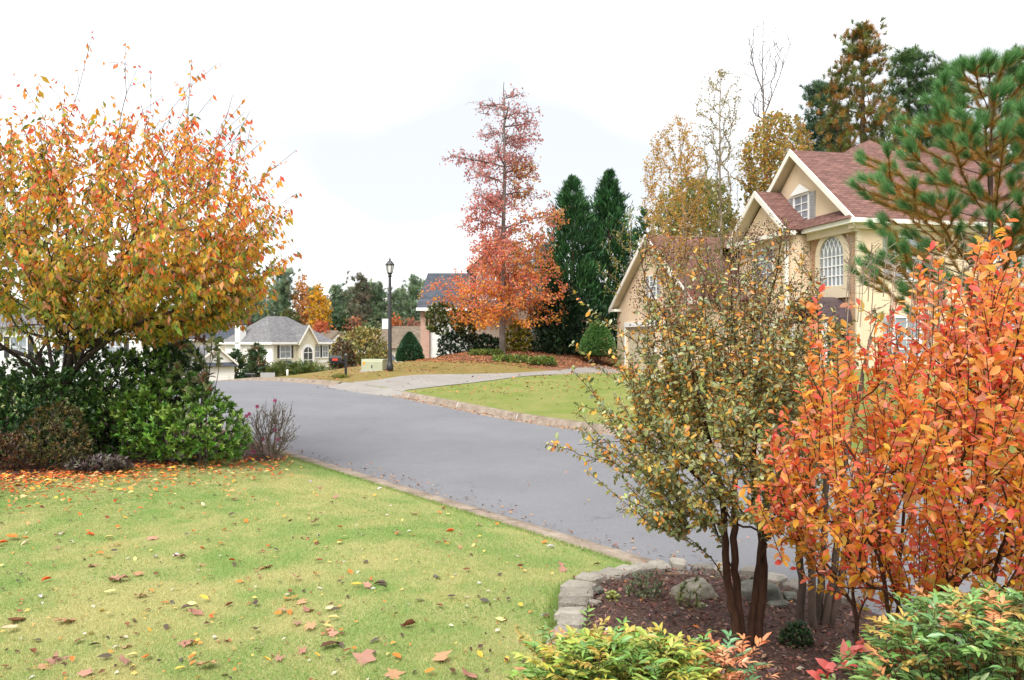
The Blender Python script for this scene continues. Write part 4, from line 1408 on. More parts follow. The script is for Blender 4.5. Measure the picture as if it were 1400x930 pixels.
out = np.clip((P[:, 2] - 2.1) / 5.6 + (P[:, 0] - b[0] - 1.0) * .05 + r.normal(0, .2, n), 0, 1)
C = np.where((out < .3)[:, None], pal([(172, 176, 66), (140, 160, 60), (196, 184, 66), (226, 184, 62), (222, 160, 112), (130, 150, 60)], n, r),
             np.where((out < .6)[:, None], pal([(242, 178, 50), (238, 160, 42), (244, 196, 70), (234, 140, 48), (210, 175, 62), (228, 150, 115)], n, r), pal([(242, 130, 60), (236, 105, 60), (240, 150, 70), (225, 95, 70), (244, 160, 60)], n, r)))
C = np.clip(C * 1.12 + .012, 0, .9)
gr = (r.random(n) < .05)
C[gr] = pal([(120, 130, 70), (105, 120, 60)], gr.sum(), r)
foliage('foliage', CH, P, D, N, L, Wd, C, T4, M['leaf'], 300)

# ============ crape myrtle with two dark trunks in the bed
r = R_(12)
b = np.array([*at(1020, 892), 0]); b[2] = gz(b[0], b[1]) + .03
YM = b[1]
MY = plant('crape_myrtle', 'olive green crape myrtle with brown seed heads and dark twin trunks in the mulch bed', b, 'tree')
g = Grow(r)
for pts in ([(1012, 900, YM), (1008, 860, YM), (994, 800, YM), (992, 740, YM), (985, 660, YM - .1), (960, 560, YM - .25), (930, 450, YM - .3)],
            [(1014, 900, YM + .04), (1012, 850, YM + .02), (1005, 790, YM + .05), (1003, 730, YM + .1), (1005, 640, YM + .1), (1010, 520, YM + .15), (1000, 400, YM + .2)],
            [(1030, 905, YM + .02), (1028, 850, YM), (1036, 790, YM + .05), (1042, 740, YM + .05), (1050, 650, YM + .1), (1075, 540, YM + .2), (1095, 430, YM + .2)],
            [(1034, 905, YM - .02), (1037, 850, YM), (1046, 790, YM - .02), (1040, 720, YM - .1), (1030, 640, YM - .3), (1035, 520, YM - .5), (1045, 420, YM - .5)]):
    g.trunk([W(*p) for p in pts], -1, .07)
for pts, par in (([(1004, 715, YM + .1), (960, 640, YM + .3), (900, 560, YM + .4), (850, 500, YM + .4)], 1), ([(990, 690, YM - .1), (940, 640, YM - .4), (880, 600, YM - .5), (790, 608, YM - .5)], 0),
                 ([(1042, 700, YM), (1090, 610, YM - .1), (1125, 500, YM)], 2)):
    ch = g.chains[par]
    w0 = W(*pts[0])
    k_ = ch[int(np.argmin(np.linalg.norm(g.p[ch] - w0, axis=1)))]
    g.trunk([g.p[k_]] + [W(*p) for p in pts[1:]], k_, .07)
MP = [(765, 603), (800, 570), (850, 545), (868, 500), (880, 430), (880, 380), (900, 335), (950, 322), (985, 340), (1020, 335), (1060, 330), (1090, 380), (1120, 400), (1150, 470), (1150, 560), (1120, 640), (1085, 720), (1040, 735), (1000, 720), (960, 738), (920, 745), (880, 722), (850, 690), (845, 650), (820, 622)]
T = volume([(1010 + (x_ - 1010) * .95, 745 - (745 - y_) * .84) for x_, y_ in MP], YM, .85, 330, r)
T = np.concatenate([T, volume([(870, 600), (920, 520), (1040, 500), (1110, 560), (1095, 700), (1050, 738), (985, 728), (930, 742), (880, 722)], YM - .45, .35, 150, r)])
# arching wands that leave the crown on the left
EX = [(780, 398), (800, 440), (760, 602), (745, 607), (790, 555), (838, 570), (840, 655), (872, 340), (890, 318), (940, 312), (1000, 318), (1052, 312), (1072, 330), (905, 430), (820, 505), (860, 455)]
T = np.concatenate([T, [W(x, y, YM + r.uniform(-.3, .3)) for x, y in EX]])
ids = g.grow(T, .07, .35, 1.1, .25, .06, .02)
gw_ = g.wands([W(x, y, YM + r.uniform(-.55, .55)) for x, y in zip(*(lambda q: (q[:, 0] / q[:, 1] * F + 700, 465 - (q[:, 2] - CZ) / q[:, 1] * F))(volume([(868, 450), (872, 335), (930, 305), (1000, 318), (1075, 300), (1110, 350), (1140, 420), (1150, 500), (1100, 520)], YM, .6, 150, r)))], .07)
og = W(1012, 770, YM)
inv_ = inside_view([(735, 615), (770, 560), (760, 390), (860, 440), (868, 320), (930, 300), (1080, 300), (1140, 380), (1165, 470), (1160, 570), (1100, 735), (990, 745), (890, 765), (830, 745), (835, 660)])
ids2 = g.shoots(list(r.choice(ids, 300, replace=False)) + list(r.choice(ids, 160)), og, .2, .6, .25, .2, .06, inv_)
g.finish(.0019, .38, .034)
for i in g.trunks[:4]:      # trunks keep their girth up to the crown
    c = g.chains[i]
    hh = g.p[c][:, 2]
    g.rad[c] = np.maximum(g.rad[c], np.interp(hh, [0, .2, .9, 1.3, 2.2], [.035, .027, .022, .013, .005]))
woody('trunk', MY, g.polys(g.trunks[:2]), M['bark_myrtle'], 10)
woody('trunk', MY, g.polys(g.trunks[2:4]), M['bark_myrtle'], 10)
woody('branchwork', MY, g.polys([i for i in range(len(g.chains)) if i not in g.trunks[:4]]), M['bark_myrtle'], 4)['kind'] = 'stuff'
P, D, N, L, Wd = alt_leaves(g, ids + ids2 + gw_, .0085, r, .006, .035, .5, .62, .15, .0, .004)
n = len(P)
pyx = 465 - (P[:, 2] - CZ) / P[:, 1] * F
keep = r.random(n) < np.interp(pyx, [320, 420, 540], [.22, .5, .9])
P, D, N, L, Wd, pyx = P[keep], D[keep], N[keep], L[keep], Wd[keep], pyx[keep]
n = len(P)
f = r.random(n)
low = np.clip((pyx - 430) / 260 + r.normal(0, .18, n), 0, 1)
C = np.where((f < .2 + .16 * (1 - low))[:, None], pal([(196, 150, 60), (205, 165, 70), (190, 120, 50), (214, 150, 50)], n, r),
             np.where((f < .5)[:, None], pal([(160, 158, 96), (172, 165, 92), (150, 150, 80), (170, 150, 80)], n, r), pal([(128, 138, 90), (116, 128, 76), (146, 152, 108), (108, 122, 82), (165, 168, 130)], n, r)))
C = np.clip(C * 1.25 + .015, 0, .9)
foliage('foliage', MY, P, D, N, L, Wd, C, TR, M['leaf_gloss'], 300)
# seed heads at the shoot tips
tips = [g.p[g.chains[i][-1]] for i in ids + ids2 + gw_ + gw_]
tips = np.array([q for q in tips if (465 - (q[2] - CZ) / q[1] * F) < 500 + r.normal(0, 60)])
sv, sf = [], []
ico = np.array([(0, 0, 1), (.9, 0, .45), (.28, .85, .45), (-.72, .53, .45), (-.72, -.53, .45), (.28, -.85, .45), (0, 0, -1)])
icf = np.array([(0, 1, 2), (0, 2, 3), (0, 3, 4), (0, 4, 5), (0, 5, 1), (6, 2, 1), (6, 3, 2), (6, 4, 3), (6, 5, 4), (6, 1, 5)])
pp = (tips[:, None] + r.normal(0, 1, (len(tips), 18, 3)) * np.array([.022, .022, .034])).reshape(-1, 3)
rr = r.uniform(.003, .0062, len(pp))
V = (pp[:, None] + ico[None] * rr[:, None, None]).reshape(-1, 3)
Fi = (icf[None] + np.arange(len(pp))[:, None, None] * 7).reshape(-1, 3)
cs = np.repeat(pal([(110, 80, 60), (140, 105, 80), (80, 60, 55), (150, 110, 95)], len(pp), r), 7, 0)
link('seed_heads', mesh_np('seed_heads', V - b, [Fi], M['litter'], cs), MY)['kind'] = 'stuff'

# ============ red and orange myrtle at the right
r = R_(13)
YO = 4.1
b = np.array([*xy(*st(*(W(1255, 1000, YO)[:2]))), 0.0]); b[2] = gz(b[0], b[1])
OM = plant('crape_myrtle', 'bright red and orange crape myrtle bush filling the right side of the bed', b, 'tree')
g = Grow(r)
for x0, x1, x2, dy in ((1180, 1150, 1120, .2), (1210, 1190, 1175, -.2), (1240, 1240, 1245, .3), (1270, 1290, 1310, -.25), (1300, 1350, 1390, .2), (1330, 1400, 1450, -.1), (1225, 1180, 1090, -.35)):
    h = W(x0, 820, YO)
    g.trunk([(h[0], YO + dy * .3, b[2] - .03), (h[0], YO + dy * .4, .5), W(x1, 650, YO + dy * .8), W(x2, 480, YO + dy)], -1, .08)
OP = [(1040, 640), (1060, 590), (1110, 545), (1092, 470), (1108, 410), (1150, 425), (1190, 470), (1215, 430), (1255, 395), (1275, 350), (1300, 390), (1350, 340), (1385, 315), (1430, 330), (1500, 360), (1520, 830), (1400, 840), (1300, 835), (1220, 840), (1150, 830), (1110, 790), (1060, 740), (1045, 690)]
T = volume([(1250 + (x_ - 1250) * .93, 835 - (835 - y_) * .82) for x_, y_ in OP], YO, .85, 440, r)
EX = [(1010, 668), (1022, 690), (1030, 705), (1070, 768), (1120, 808), (1085, 740), (1100, 412), (1122, 398), (1258, 372), (1282, 335), (1380, 300), (1205, 440), (1160, 415), (1050, 600), (1330, 345)]
T = np.concatenate([T, [W(x, y, YO + r.uniform(-.25, .25)) for x, y in EX]])
ids = g.grow(T, .07, .4, 1.2, .3, .05, .02)
inv_ = inside_view([(1005, 690), (1050, 580), (1085, 480), (1090, 395), (1130, 385), (1180, 440), (1240, 400), (1255, 330), (1290, 320), (1320, 345), (1370, 290), (1420, 290), (1560, 330), (1560, 860), (1130, 830), (1060, 790)])
ids2 = g.shoots(list(r.choice(ids, 380, replace=False)) + list(r.choice(ids, 200)), W(1250, 1050, YO), .18, .5, .55, .2, .06, inv_)
g.finish(.0021, .4, .03)
woody('branchwork', OM, g.polys(), M['bark_myrtle'], 5)['kind'] = 'stuff'
P, D, N, L, Wd = alt_leaves(g, ids + ids2, .0155, r, .007, .046, .5, .6, .05, .0, .004)
n = len(P)
pyx = 465 - (P[:, 2] - CZ) / P[:, 1] * F
f = r.random(n)
lo = np.clip((pyx - 560) / 280 + (P[:, 0] - 2.0) * .35 + r.normal(0, .2, n), 0, 1)
nzv = np.array([mnoise.noise(Vector(q * 2.6)) for q in P]) * .5 + .5
red = f < np.interp(nzv, [.3, .7], [.12, .52]) - .1 * lo
C = np.where(red[:, None], pal([(242, 122, 96), (240, 104, 86), (246, 145, 115), (236, 86, 74), (244, 165, 140)], n, r),
             np.where((f < .88 - .4 * lo)[:, None], pal([(250, 160, 66), (248, 145, 68), (248, 175, 78), (244, 130, 62), (250, 185, 112)], n, r), pal([(244, 190, 50), (240, 175, 40), (228, 190, 80), (200, 170, 60)], n, r)))
C = np.clip(C * 1.12 + .025, 0, .9)
foliage('foliage', OM, P, D, N, L, Wd, C, TR, M['leaf'], 300)
P = None
# dry panicles above the leaves
tips = np.array([W(1190 + r.uniform(-30, 170), 330 + r.uniform(-10, 110), YO + r.uniform(-.3, .5)) for _ in range(36)])
pl = []
for q in tips:
    pl.append(([q - (0.02, 0, .3), q], [.003, .0015]))
    for _ in range(12):
        a = q - np.array([0, 0, r.uniform(0, .16)])
        e = a + norm(r.normal(0, 1, 3) + (0, 0, .7)) * r.uniform(.03, .07)
        pl.append(([a, e], [.0013, .002]))
V, Fs = tubes(pl, 3)
link('dry_panicles', mesh_np('dry_panicles', V - b, Fs, M['bark_birch']), OM)['kind'] = 'stuff'

# grey brown stems of a third myrtle behind
r = R_(14)
b = np.array([*at(1120, 868), 0]); b[2] = gz(b[0], b[1])
G3 = plant('crape_myrtle', 'cluster of grey brown myrtle stems between the twin trunks and orange bush', b, 'tree')
g = Grow(r)
Y3 = b[1]
for x0, x1, x2, x3 in ((1100, 1095, 1090, 1075), (1112, 1110, 1110, 1120), (1122, 1124, 1130, 1150), (1130, 1140, 1152, 1190), (1138, 1150, 1175, 1230)):
    dy = r.uniform(-.12, .12)
    g.trunk([(W(x0, 868, Y3)[0], Y3 + dy, b[2] - .02), W(x1, 790, Y3 + dy), W(x2, 650, Y3 + dy), W(x3, 460, Y3 + dy)], -1, .08)
T = volume([(1075, 720), (1070, 560), (1090, 470), (1150, 430), (1230, 420), (1260, 500), (1240, 640), (1160, 730)], Y3 + .1, .6, 170, r)
ids = g.grow(T, .08, .4, 1.1, .25, .06, .02)
g.finish(.0022, .42, .03)
for i in g.trunks:
    c = g.chains[i]; g.rad[c] = np.maximum(g.rad[c], np.interp(g.p[c][:, 2], [0, 1.0, 2.3], [.03, .023, .006]))
for i in g.trunks: woody('trunk', G3, g.polys([i]), M['bark_stem'], 8)
woody('branchwork', G3, g.polys([i for i in range(len(g.chains)) if i not in g.trunks]), M['bark_myrtle'], 4)['kind'] = 'stuff'
P, D, N, L, Wd = alt_leaves(g, ids, .018, r, .007, .046, .56, .7, .1, .0, .004)
foliage('foliage', G3, P, D, N, L, Wd, pal([(128, 138, 80), (150, 150, 80), (175, 150, 70), (110, 124, 72)], len(P), r), T4, M['leaf_gloss'])


# ============ nandinas in front
def nandina(name, label, poly, Y0, R, n, cols, seed, single=250, size=.05):
    r = R_(seed)
    T = volume(poly, Y0, R, n, r)
    b = T.mean(0); b[2] = gz(b[0], b[1])
    o = plant(name, label, b, 'shrub')
    g = Grow(r)
    P, D, N, L, C, pl = [], [], [], [], [], []
    for q in T:
        base = np.array([b[0] + (q[0] - b[0]) * .45, b[1] + (q[1] - b[1]) * .45, b[2]])
        pl.append(([base, (base + q) / 2 + (0, 0, .06), q], [.004, .003, .002]))
        for a in np.arange(3) * 2.1 + r.uniform(0, 6):
            dr = norm(np.array([math.cos(a), math.sin(a), r.uniform(.1, .9)]))
            ln = r.uniform(.09, .17)
            e = q + dr * ln
            pl.append(([q, (q + e) / 2 + (0, 0, .015), e - (0, 0, .01)], [.0016, .0013, .001]))
            col = cols[r.integers(len(cols))]
            sd = norm(np.cross(dr, (0, 0, 1)))
            for u in (.25, .45, .62, .78, .92):
                for s_ in (-1, 1):
                    P.append(q + dr * ln * u + (0, 0, .01)); D.append(dr * .75 + sd * s_ * .8 + r.normal(0, .18, 3) - (0, 0, .1)); C.append(col)
            P.append(e); D.append(dr); C.append(col)
    P = np.array(P); D = np.array(D); n = len(P)
    C = np.clip(np.array([lin(c) for c in C]) * LK * (1 + r.normal(0, .13, (n, 1))) * (1 + r.normal(0, .06, (n, 3))), .004, .9)
    N = norm(np.array([0, 0, 1.]) + r.normal(0, .35, (n, 3)))
    L = size * np.clip(r.normal(1, .2, n), .5, 1.5)
    V, Fs = tubes(pl, 4)
    link('stems', mesh_np('stems', V - b, Fs, M['bark_myrtle']), o)['kind'] = 'stuff'
    foliage('foliage', o, P, D, N, L, L * .34, C, T8, M['leaf_gloss'], single)
    return o


nandina('nandina', 'low nandina with yellow green and orange leaves at the bottom of the bed', [(715, 990), (745, 912), (790, 900), (838, 874), (852, 872), (870, 896), (905, 893), (925, 896), (955, 912), (985, 990)], 3.7, .4, 230,
        [(165, 182, 80), (180, 190, 90), (200, 190, 85), (210, 178, 88), (150, 180, 85), (190, 195, 100), (130, 172, 90), (140, 176, 84)], 21)
nandina('nandina', 'small salmon orange nandina sprig between the yellow nandina and the twin trunks', [(945, 985), (960, 905), (985, 885), (1010, 900), (1030, 925), (1030, 985)], 3.75, .15, 26, [(236, 160, 120), (230, 150, 105), (120, 170, 120), (240, 175, 135)], 22, 60)
nandina('nandina', 'sprigs of pink orange nandina leaves against the stone edging', [(735, 960), (742, 880), (775, 870), (820, 868), (830, 900), (800, 960)], 3.95, .15, 24, [(236, 165, 130), (228, 150, 115), (140, 175, 100), (205, 180, 100)], 23, 60)
nandina('nandina', 'fresh green nandina mass in the bottom right corner under the orange myrtle', [(1165, 1010), (1180, 905), (1225, 870), (1270, 848), (1320, 838), (1370, 832), (1420, 838), (1500, 850), (1500, 1010)], 3.3, .42, 300,
        [(125, 165, 90), (110, 155, 85), (140, 178, 105), (150, 185, 110), (118, 160, 100), (205, 175, 100), (225, 160, 110)], 24)
# cluster of pink red leaves
r = R_(25)
q = W(1140, 905, 3.25)
PK = plant('seedling', 'sprig of large pink red leaves in front of the green nandina', (q[0], q[1], gz(q[0], q[1])), 'plant')
pk = []
top = W(1150, 905, 3.25)
ax = [np.array([q[0] - .02, q[1], gz(q[0], q[1])]), W(1120, 935, 3.25), W(1150, 905, 3.25), W(1178, 880, 3.3)]
V, Fs = tubes([(ax, [.004, .004, .003, .002])], 5)
link('stem', mesh_np('stem', V - np.array(PK.location), Fs, M['bark_myrtle']), PK)
for i in range(17):
    u = i / 16
    p = np.array(ax[1]) * (1 - u) + np.array(ax[3]) * u
    d = norm(np.array([r.uniform(-1, 1), r.uniform(-.9, .2), r.uniform(.1, 1.0)]))
    c = pal([(232, 110, 105), (238, 130, 120), (225, 95, 90), (240, 150, 140)], 1, r)
    Vv, Ff, Cc = leaf_geo(p[None], d[None], norm(np.array([[0, -.6, .8]]) + r.normal(0, .3, (1, 3))), .075 * r.uniform(.8, 1.2), .04, c, T8)
    link('leaf', mesh_np('leaf', Vv - np.array(PK.location), Ff, M['leaf'], Cc), PK)


# ============ leafy shrubs
def shrub(name, label, poly, Y0, R, n, cols, seed, L=.08, wr=.4, rosette=9, mat='leaf_gloss', T_=T4, group=None, stems=True, single=0, up=.5, shell=.55, cat='shrub', bark='bark_cherry', tip=.0035):
    """woody shrub: a rosette of leaves at every shoot tip"""
    r = R_(seed)
    n = int(n * (2.3 if Y0 < 16 and L > .045 else 1.6))
    T = volume(poly, Y0, R, n, r, shell)
    pb = np.asarray(poly, float)
    bx = (pb[:, 0].min() + pb[:, 0].max()) / 2
    b = gbase(bx, Y0)
    T = T[T[:, 2] > ground(T[:, 0], T[:, 1]) + .03]
    o = plant(name, label, b, cat, group)
    g = Grow(r)
    for _ in range(5):
        e = T[r.integers(len(T))]
        s0 = b + np.array([(e[0] - b[0]) * .35, (e[1] - b[1]) * .35, -.02])
        g.trunk([s0, s0 * .55 + e * .45 + (0, 0, .1), e], -1, max(.1, R * .15))
    ids = g.grow(T, max(.08, R * .12), .3, .7, .15, .02, .02)
    g.finish(tip, .4, .05)
    if stems: woody('stems', o, g.polys(), M[bark], 4)['kind'] = 'stuff'
    q = g.p[[g.chains[i][-1] for i in ids]]; dq = g.d[[g.chains[i][-1] for i in ids]]
    m = len(q)
    out = norm(q - np.array([b[0], b[1], b[2] + (T[:, 2].max() - b[2]) * .25]))
    axis = norm(out + dq * .5 + np.array([0, 0, up]))
    P = np.repeat(q, rosette, 0); A = np.repeat(axis, rosette, 0)
    k = len(P)
    rd = norm(np.cross(A, rand_dirs(k, r)))
    w_ = r.uniform(.35, 1.25, (k, 1))
    D = norm(A + rd * w_)
    N = norm(A - rd * .5 + r.normal(0, .15, (k, 3)))
    P = P - A * r.uniform(0, L * .9, (k, 1))
    Ls = L * np.clip(r.normal(1, .2, k), .5, 1.5)
    C = np.repeat(pal(cols, m, r, .14), rosette, 0) * (1 + r.normal(0, .12, (k, 1)))
    foliage('foliage', o, P, D, N, Ls, Ls * wr, np.clip(C, .003, .9), T_, M[mat], single)
    return o


DG = [(80, 118, 58), (66, 102, 52), (98, 136, 64), (60, 94, 50)]
BG = [(126, 168, 64), (108, 154, 58), (146, 184, 80), (92, 138, 54), (158, 192, 90)]
shrub('evergreen_shrub', 'bright green laurel shrub with whorled leaves by the road edge at left', [(165, 625), (150, 560), (190, 520), (250, 505), (285, 520), (310, 545), (335, 565), (342, 600), (330, 628), (260, 634)], 12.9, .9, 420, BG, 31, .085, .36, 11, single=220, T_=T8)
shrub('evergreen_shrub', 'second bright green shrub against the dark hedge, left of the rock', [(95, 625), (90, 560), (120, 500), (170, 475), (225, 470), (245, 510), (235, 570), (215, 628)], 13.3, .8, 360, BG[:3] + DG[:1], 32, .08, .36, 10)
shrub('evergreen_shrub', 'tall dark green shrub behind the cherry trunk', [(-40, 640), (-50, 530), (10, 490), (70, 480), (130, 470), (180, 480), (220, 520), (215, 600), (120, 640)], 13.9, .9, 760, DG, 33, .08, .42, 10)
shrub('evergreen_shrub', 'feathery green juniper tip above the laurel shrub', [(195, 540), (200, 480), (225, 458), (255, 462), (280, 490), (285, 530), (240, 550)], 13.7, .5, 260, [(90, 125, 62), (78, 112, 60)], 34, .09, .16, 12)
shrub('evergreen_shrub', 'dark evergreen shrub at the left edge of the photograph', [(-160, 650), (-170, 540), (-110, 500), (-40, 505), (-10, 560), (0, 640)], 13.2, .9, 460, DG, 35, .07, .4, 10)
shrub('evergreen_shrub', 'leafy dark green shrub hiding the foot of the cherry trunk', [(-60, 640), (-70, 560), (-20, 520), (40, 505), (95, 500), (130, 530), (135, 600), (110, 640)], 12.75, .5, 560, DG, 135, .08, .4, 10)
shrub('heather_shrub', 'soft olive brown shrub in front of the dark hedge', [(15, 632), (20, 590), (50, 560), (85, 548), (110, 560), (125, 600), (130, 635), (70, 640)], 12.1, .45, 330, [(128, 120, 66), (112, 110, 58), (140, 112, 60), (96, 100, 52)], 36, .05, .22, 9)
shrub('heather_shrub', 'reddish brown low shrub at the foot of the cherry trunk', [(-60, 650), (-50, 610), (0, 590), (40, 600), (60, 640)], 12.0, .35, 220, [(120, 76, 50), (104, 86, 46), (90, 60, 44)], 37, .05, .25, 9)
shrub('ground_cover', 'low purple grey foliage along the front of the bed', [(85, 645), (90, 630), (130, 622), (170, 625), (185, 638), (140, 648)], 12.0, .3, 240, [(124, 108, 108), (100, 86, 84), (120, 116, 96)], 38, .06, .35, 7, up=.8)
shrub('dogwood', 'leggy sapling with drooping grey green and red leaves above the laurel', [(222, 520), (235, 490), (240, 465), (262, 455), (300, 458), (318, 470), (310, 492), (292, 505), (290, 560), (262, 570), (240, 545)], 12.3, .3, 24, [(144, 150, 104), (126, 136, 86), (160, 160, 120), (150, 106, 80), (110, 128, 72)], 39, .1, .5, 6, up=-.9, T_=T8, single=60)
# twiggy azalea with a few pink flowers
r = R_(41)
b = gbase(372, 14.1)
AZ_ = plant('azalea', 'nearly bare twiggy azalea with a few pink flowers beside the road', b, 'shrub')
g = Grow(r)
for x1, y1 in ((345, 590), (360, 575), (378, 570), (395, 585), (370, 600)):
    g.trunk([b + r.normal(0, .05, 3) * (1, 1, 0), W(x1, y1, 14.1 + r.uniform(-.2, .2))], -1, .08)
AP = [(332, 625), (326, 590), (340, 560), (362, 548), (380, 545), (400, 558), (414, 585), (400, 605), (380, 628)]
ids = g.grow(volume([(372 + (x_ - 372) * .7, 628 - (628 - y_) * .75) for x_, y_ in AP], 14.1, .35, 120, r), .06, .1, 1.6, .1, .03, .01)
ids += g.shoots(ids * 2, b, .12, .4, .25, .3, .06, inside_view([(325, 630), (318, 590), (335, 555), (375, 538), (405, 552), (418, 590), (402, 612), (385, 630)]))
g.finish(.0042, .28, .02)
woody('stems', AZ_, g.polys(), M['bark_birch'], 4)['kind'] = 'stuff'
P, D, N, L, Wd = alt_leaves(g, ids, .06, r, .02, .035, .45, .6, 0, .4)
k_ = r.random(len(P)) < .9
foliage('foliage', AZ_, P[k_], D[k_], N[k_], L[k_], Wd[k_], pal([(130, 135, 70), (150, 110, 70), (120, 70, 60), (110, 120, 60)], k_.sum(), r), T4, M['leaf'])
for x, y in ((376, 548), (352, 556), (341, 566), (337, 569), (376, 588), (380, 601), (344, 613), (347, 618), (360, 600)):
    q = W(x, y, 13.75 + r.uniform(0, .4))
    n5 = 6
    a = np.arange(n5) / n5 * 2 * np.pi
    D = np.stack([np.cos(a), np.full(n5, -.5), np.sin(a)], 1)
    Vv, Ff, Cc = leaf_geo(np.repeat(q[None], n5, 0), D, np.repeat(np.array([[0, -1., .2]]), n5, 0), .045, .035, pal([(236, 110, 160), (240, 130, 175)], n5, r), T4)
    link('flower', mesh_np('flower', Vv - b, Ff, M['leaf'], Cc), AZ_)

# small plants in the mulch bed
def small(name, label, px, py, w, h, cols, seed, n=70, L=.03, wr=.4, ros=7, up=.5, mat='leaf_gloss', cat='plant'):
    x, y = at(px, py)
    return shrub(name, label, [(px - w / 2, py), (px - w / 2, py - h * .6), (px - w * .2, py - h), (px + w * .25, py - h), (px + w / 2, py - h * .6), (px + w / 2, py)], y, w / F * y * .45, n, cols, seed, L, wr, ros, mat, cat=cat, up=up, tip=.0015, bark='bark_myrtle')
small('perennial', 'small grey green perennial in the mulch in front of the pale boulder', 880, 824, 50, 42, [(120, 135, 95), (140, 148, 110), (110, 126, 84)], 51, 60)
small('perennial', 'tiny yellow green tuft in the mulch next to the stone edging', 836, 829, 20, 20, [(165, 175, 85), (140, 160, 75)], 52, 30, .03)
small('boxwood', 'small dark green boxwood between the myrtle trunks and the pink sprig', 1088, 893, 46, 42, [(62, 92, 50), (50, 80, 46), (80, 108, 60)], 53, 200, .022, .55, 8)
small('perennial', 'thin green shoots against the foot of the pale boulder', 945, 838, 36, 50, [(128, 142, 90), (150, 156, 96)], 54, 34, .034, .4, 5)

# ============ young pine at the right
def tuft(P, A, r, n=70, L=.2, spread=.55, wd=.0035):
    k = len(P)
    PP = np.repeat(P, n, 0); AA = np.repeat(A, n, 0)
    rd = norm(np.cross(AA, rand_dirs(k * n, r)))
    D = norm(AA + rd * r.uniform(.1, spread * 2, (k * n, 1)))
    PP = PP - AA * r.uniform(-.02, L * .55, (k * n, 1))
    return PP, D, norm(rand_dirs(k * n, r)), L * r.uniform(.7, 1.1, k * n), np.full(k * n, wd)


r = R_(61)
b = gbase(1352, 13.6)
YP = b[1]
PN = plant('pine_tree', 'young pine with long green needle tufts and rusty inner needles, right of the peach house', b, 'tree')
g = Grow(r)
tr = g.trunk([b, W(1354, 300, YP), W(1356, 180, YP), W(1352, 95, YP)], -1, .15)
tips, inner = [], []
for k_, z in enumerate(np.linspace(1.9, 6.5, 14)):
    j = tr[int(np.argmin(np.abs(g.p[tr][:, 2] - z)))]
    for a in np.arange(5) * 1.257 + k_ * .8 + r.normal(0, .2, 5):
        ln = np.interp(z, [1.6, 3.4, 5.3, 6.5], [1.7, 2.0, 1.15, .4]) * r.uniform(.75, 1.1)
        d = np.array([math.cos(a), math.sin(a), 0])
        p0 = g.p[j]
        pts = [p0, p0 + d * ln * .45 + (0, 0, ln * .2), p0 + d * ln * .8 + (0, 0, ln * .45), p0 + d * ln + (0, 0, ln * .7)]
        br = g.trunk(pts, j, .12)
        tips.append((g.p[br[-1]], g.d[br[-1]]))
        for q in br[len(br) // 3::2]:
            for sg in (-1, 1):
                if r.random() < .5:
                    sd = np.cross(d, (0, 0, 1)) * sg
                    l2 = ln * r.uniform(.2, .38)
                    e = g.p[q] + (d * .7 + sd * .7 + np.array([0, 0, .45])) * l2
                    b2 = g.trunk([g.p[q], g.p[q] + (d * .5 + sd * .55 + np.array([0, 0, .15])) * l2 * .5, e], q, .1)
                    tips.append((g.p[b2[-1]], g.d[b2[-1]])); inner += [(g.p[i], g.d[i]) for i in b2[:-1]]
        inner += [(g.p[i], g.d[i]) for i in br[len(br) // 3:-1]]
for dx in (-.12, 0, .14): tips.append((g.p[tr[-1]] + (dx, 0, .05), norm(np.array([dx * 2, .1, 1.0]))))
g.finish(.006, .36, .075)
woody('trunk', PN, g.polys([0]), M['bark_pine'], 8)
woody('branchwork', PN, g.polys(list(range(1, len(g.chains)))), M['bark_pine'], 5)['kind'] = 'stuff'
tp = np.array([t[0] for t in tips]); ta = norm(np.array([t[1] for t in tips]) + np.array([0, 0, .3]))
P, D, N, L, Wd = tuft(tp, ta, r, 240, .25, .42, .008)
foliage('needle_tufts', PN, P, D, N, L, Wd, pal([(118, 172, 100), (98, 152, 88), (142, 188, 118), (82, 130, 76)], len(P), r), T1, M['needle'])
ip = np.array([t[0] for t in inner]); ia = norm(np.array([t[1] for t in inner]))
k_ = r.random(len(ip)) < .85
P, D, N, L, Wd = tuft(ip[k_], ia[k_], r, 75, .17, .5, .0075)
foliage('rusty_needles', PN, P, D, N, L, Wd, pal([(214, 140, 62), (200, 146, 66), (172, 140, 66), (222, 150, 72), (128, 140, 70), (112, 132, 70)], len(P), r), T1, M['needle'])


# ============ sweetgum, cypresses, topiary and shrubs across the road
r = R_(71)
b = gbase(687, 43.0)
SG = plant('sweetgum_tree', 'tall conical tree, bare grey above and red orange below, on the mulched mound', b, 'tree')
g = Grow(r)
top = W(689, 112, 43.0)
tr = g.trunk([b, W(687, 380, 43), W(690, 230, 43), top], -1, .3)
H0 = top[2] - b[2]
# limbs first, then the twigs
lim = []
for z in np.linspace(b[2] + 2.0, b[2] + H0 * .93, 40):
    u = (z - b[2]) / H0
    R0 = np.interp(u, [0, .15, .3, .5, .7, .85, 1], [3.0, 3.3, 3.2, 3.0, 2.7, 1.9, .4])
    a = r.uniform(0, 6.28)
    lim.append((b[0] + math.cos(a) * R0 * .9, b[1] + math.sin(a) * R0 * .9, z + R0 * r.uniform(-.05, .25)))
    lim[-1] = tuple(np.array([b[0], b[1], lim[-1][2]]) * (1 - (kk_ := r.uniform(.55, 1.18))) + np.array(lim[-1]) * kk_)
for q in lim:
    q = np.array(q)
    rr_ = np.hypot(q[0] - b[0], q[1] - b[1])
    j = tr[int(np.argmin(np.abs(g.p[tr][:, 2] - (q[2] - rr_ * .18))))]
    p0 = g.p[j]
    g.trunk([p0, p0 * .6 + q * .4 + (0, 0, rr_ * .03), q], j, .25)
T = []
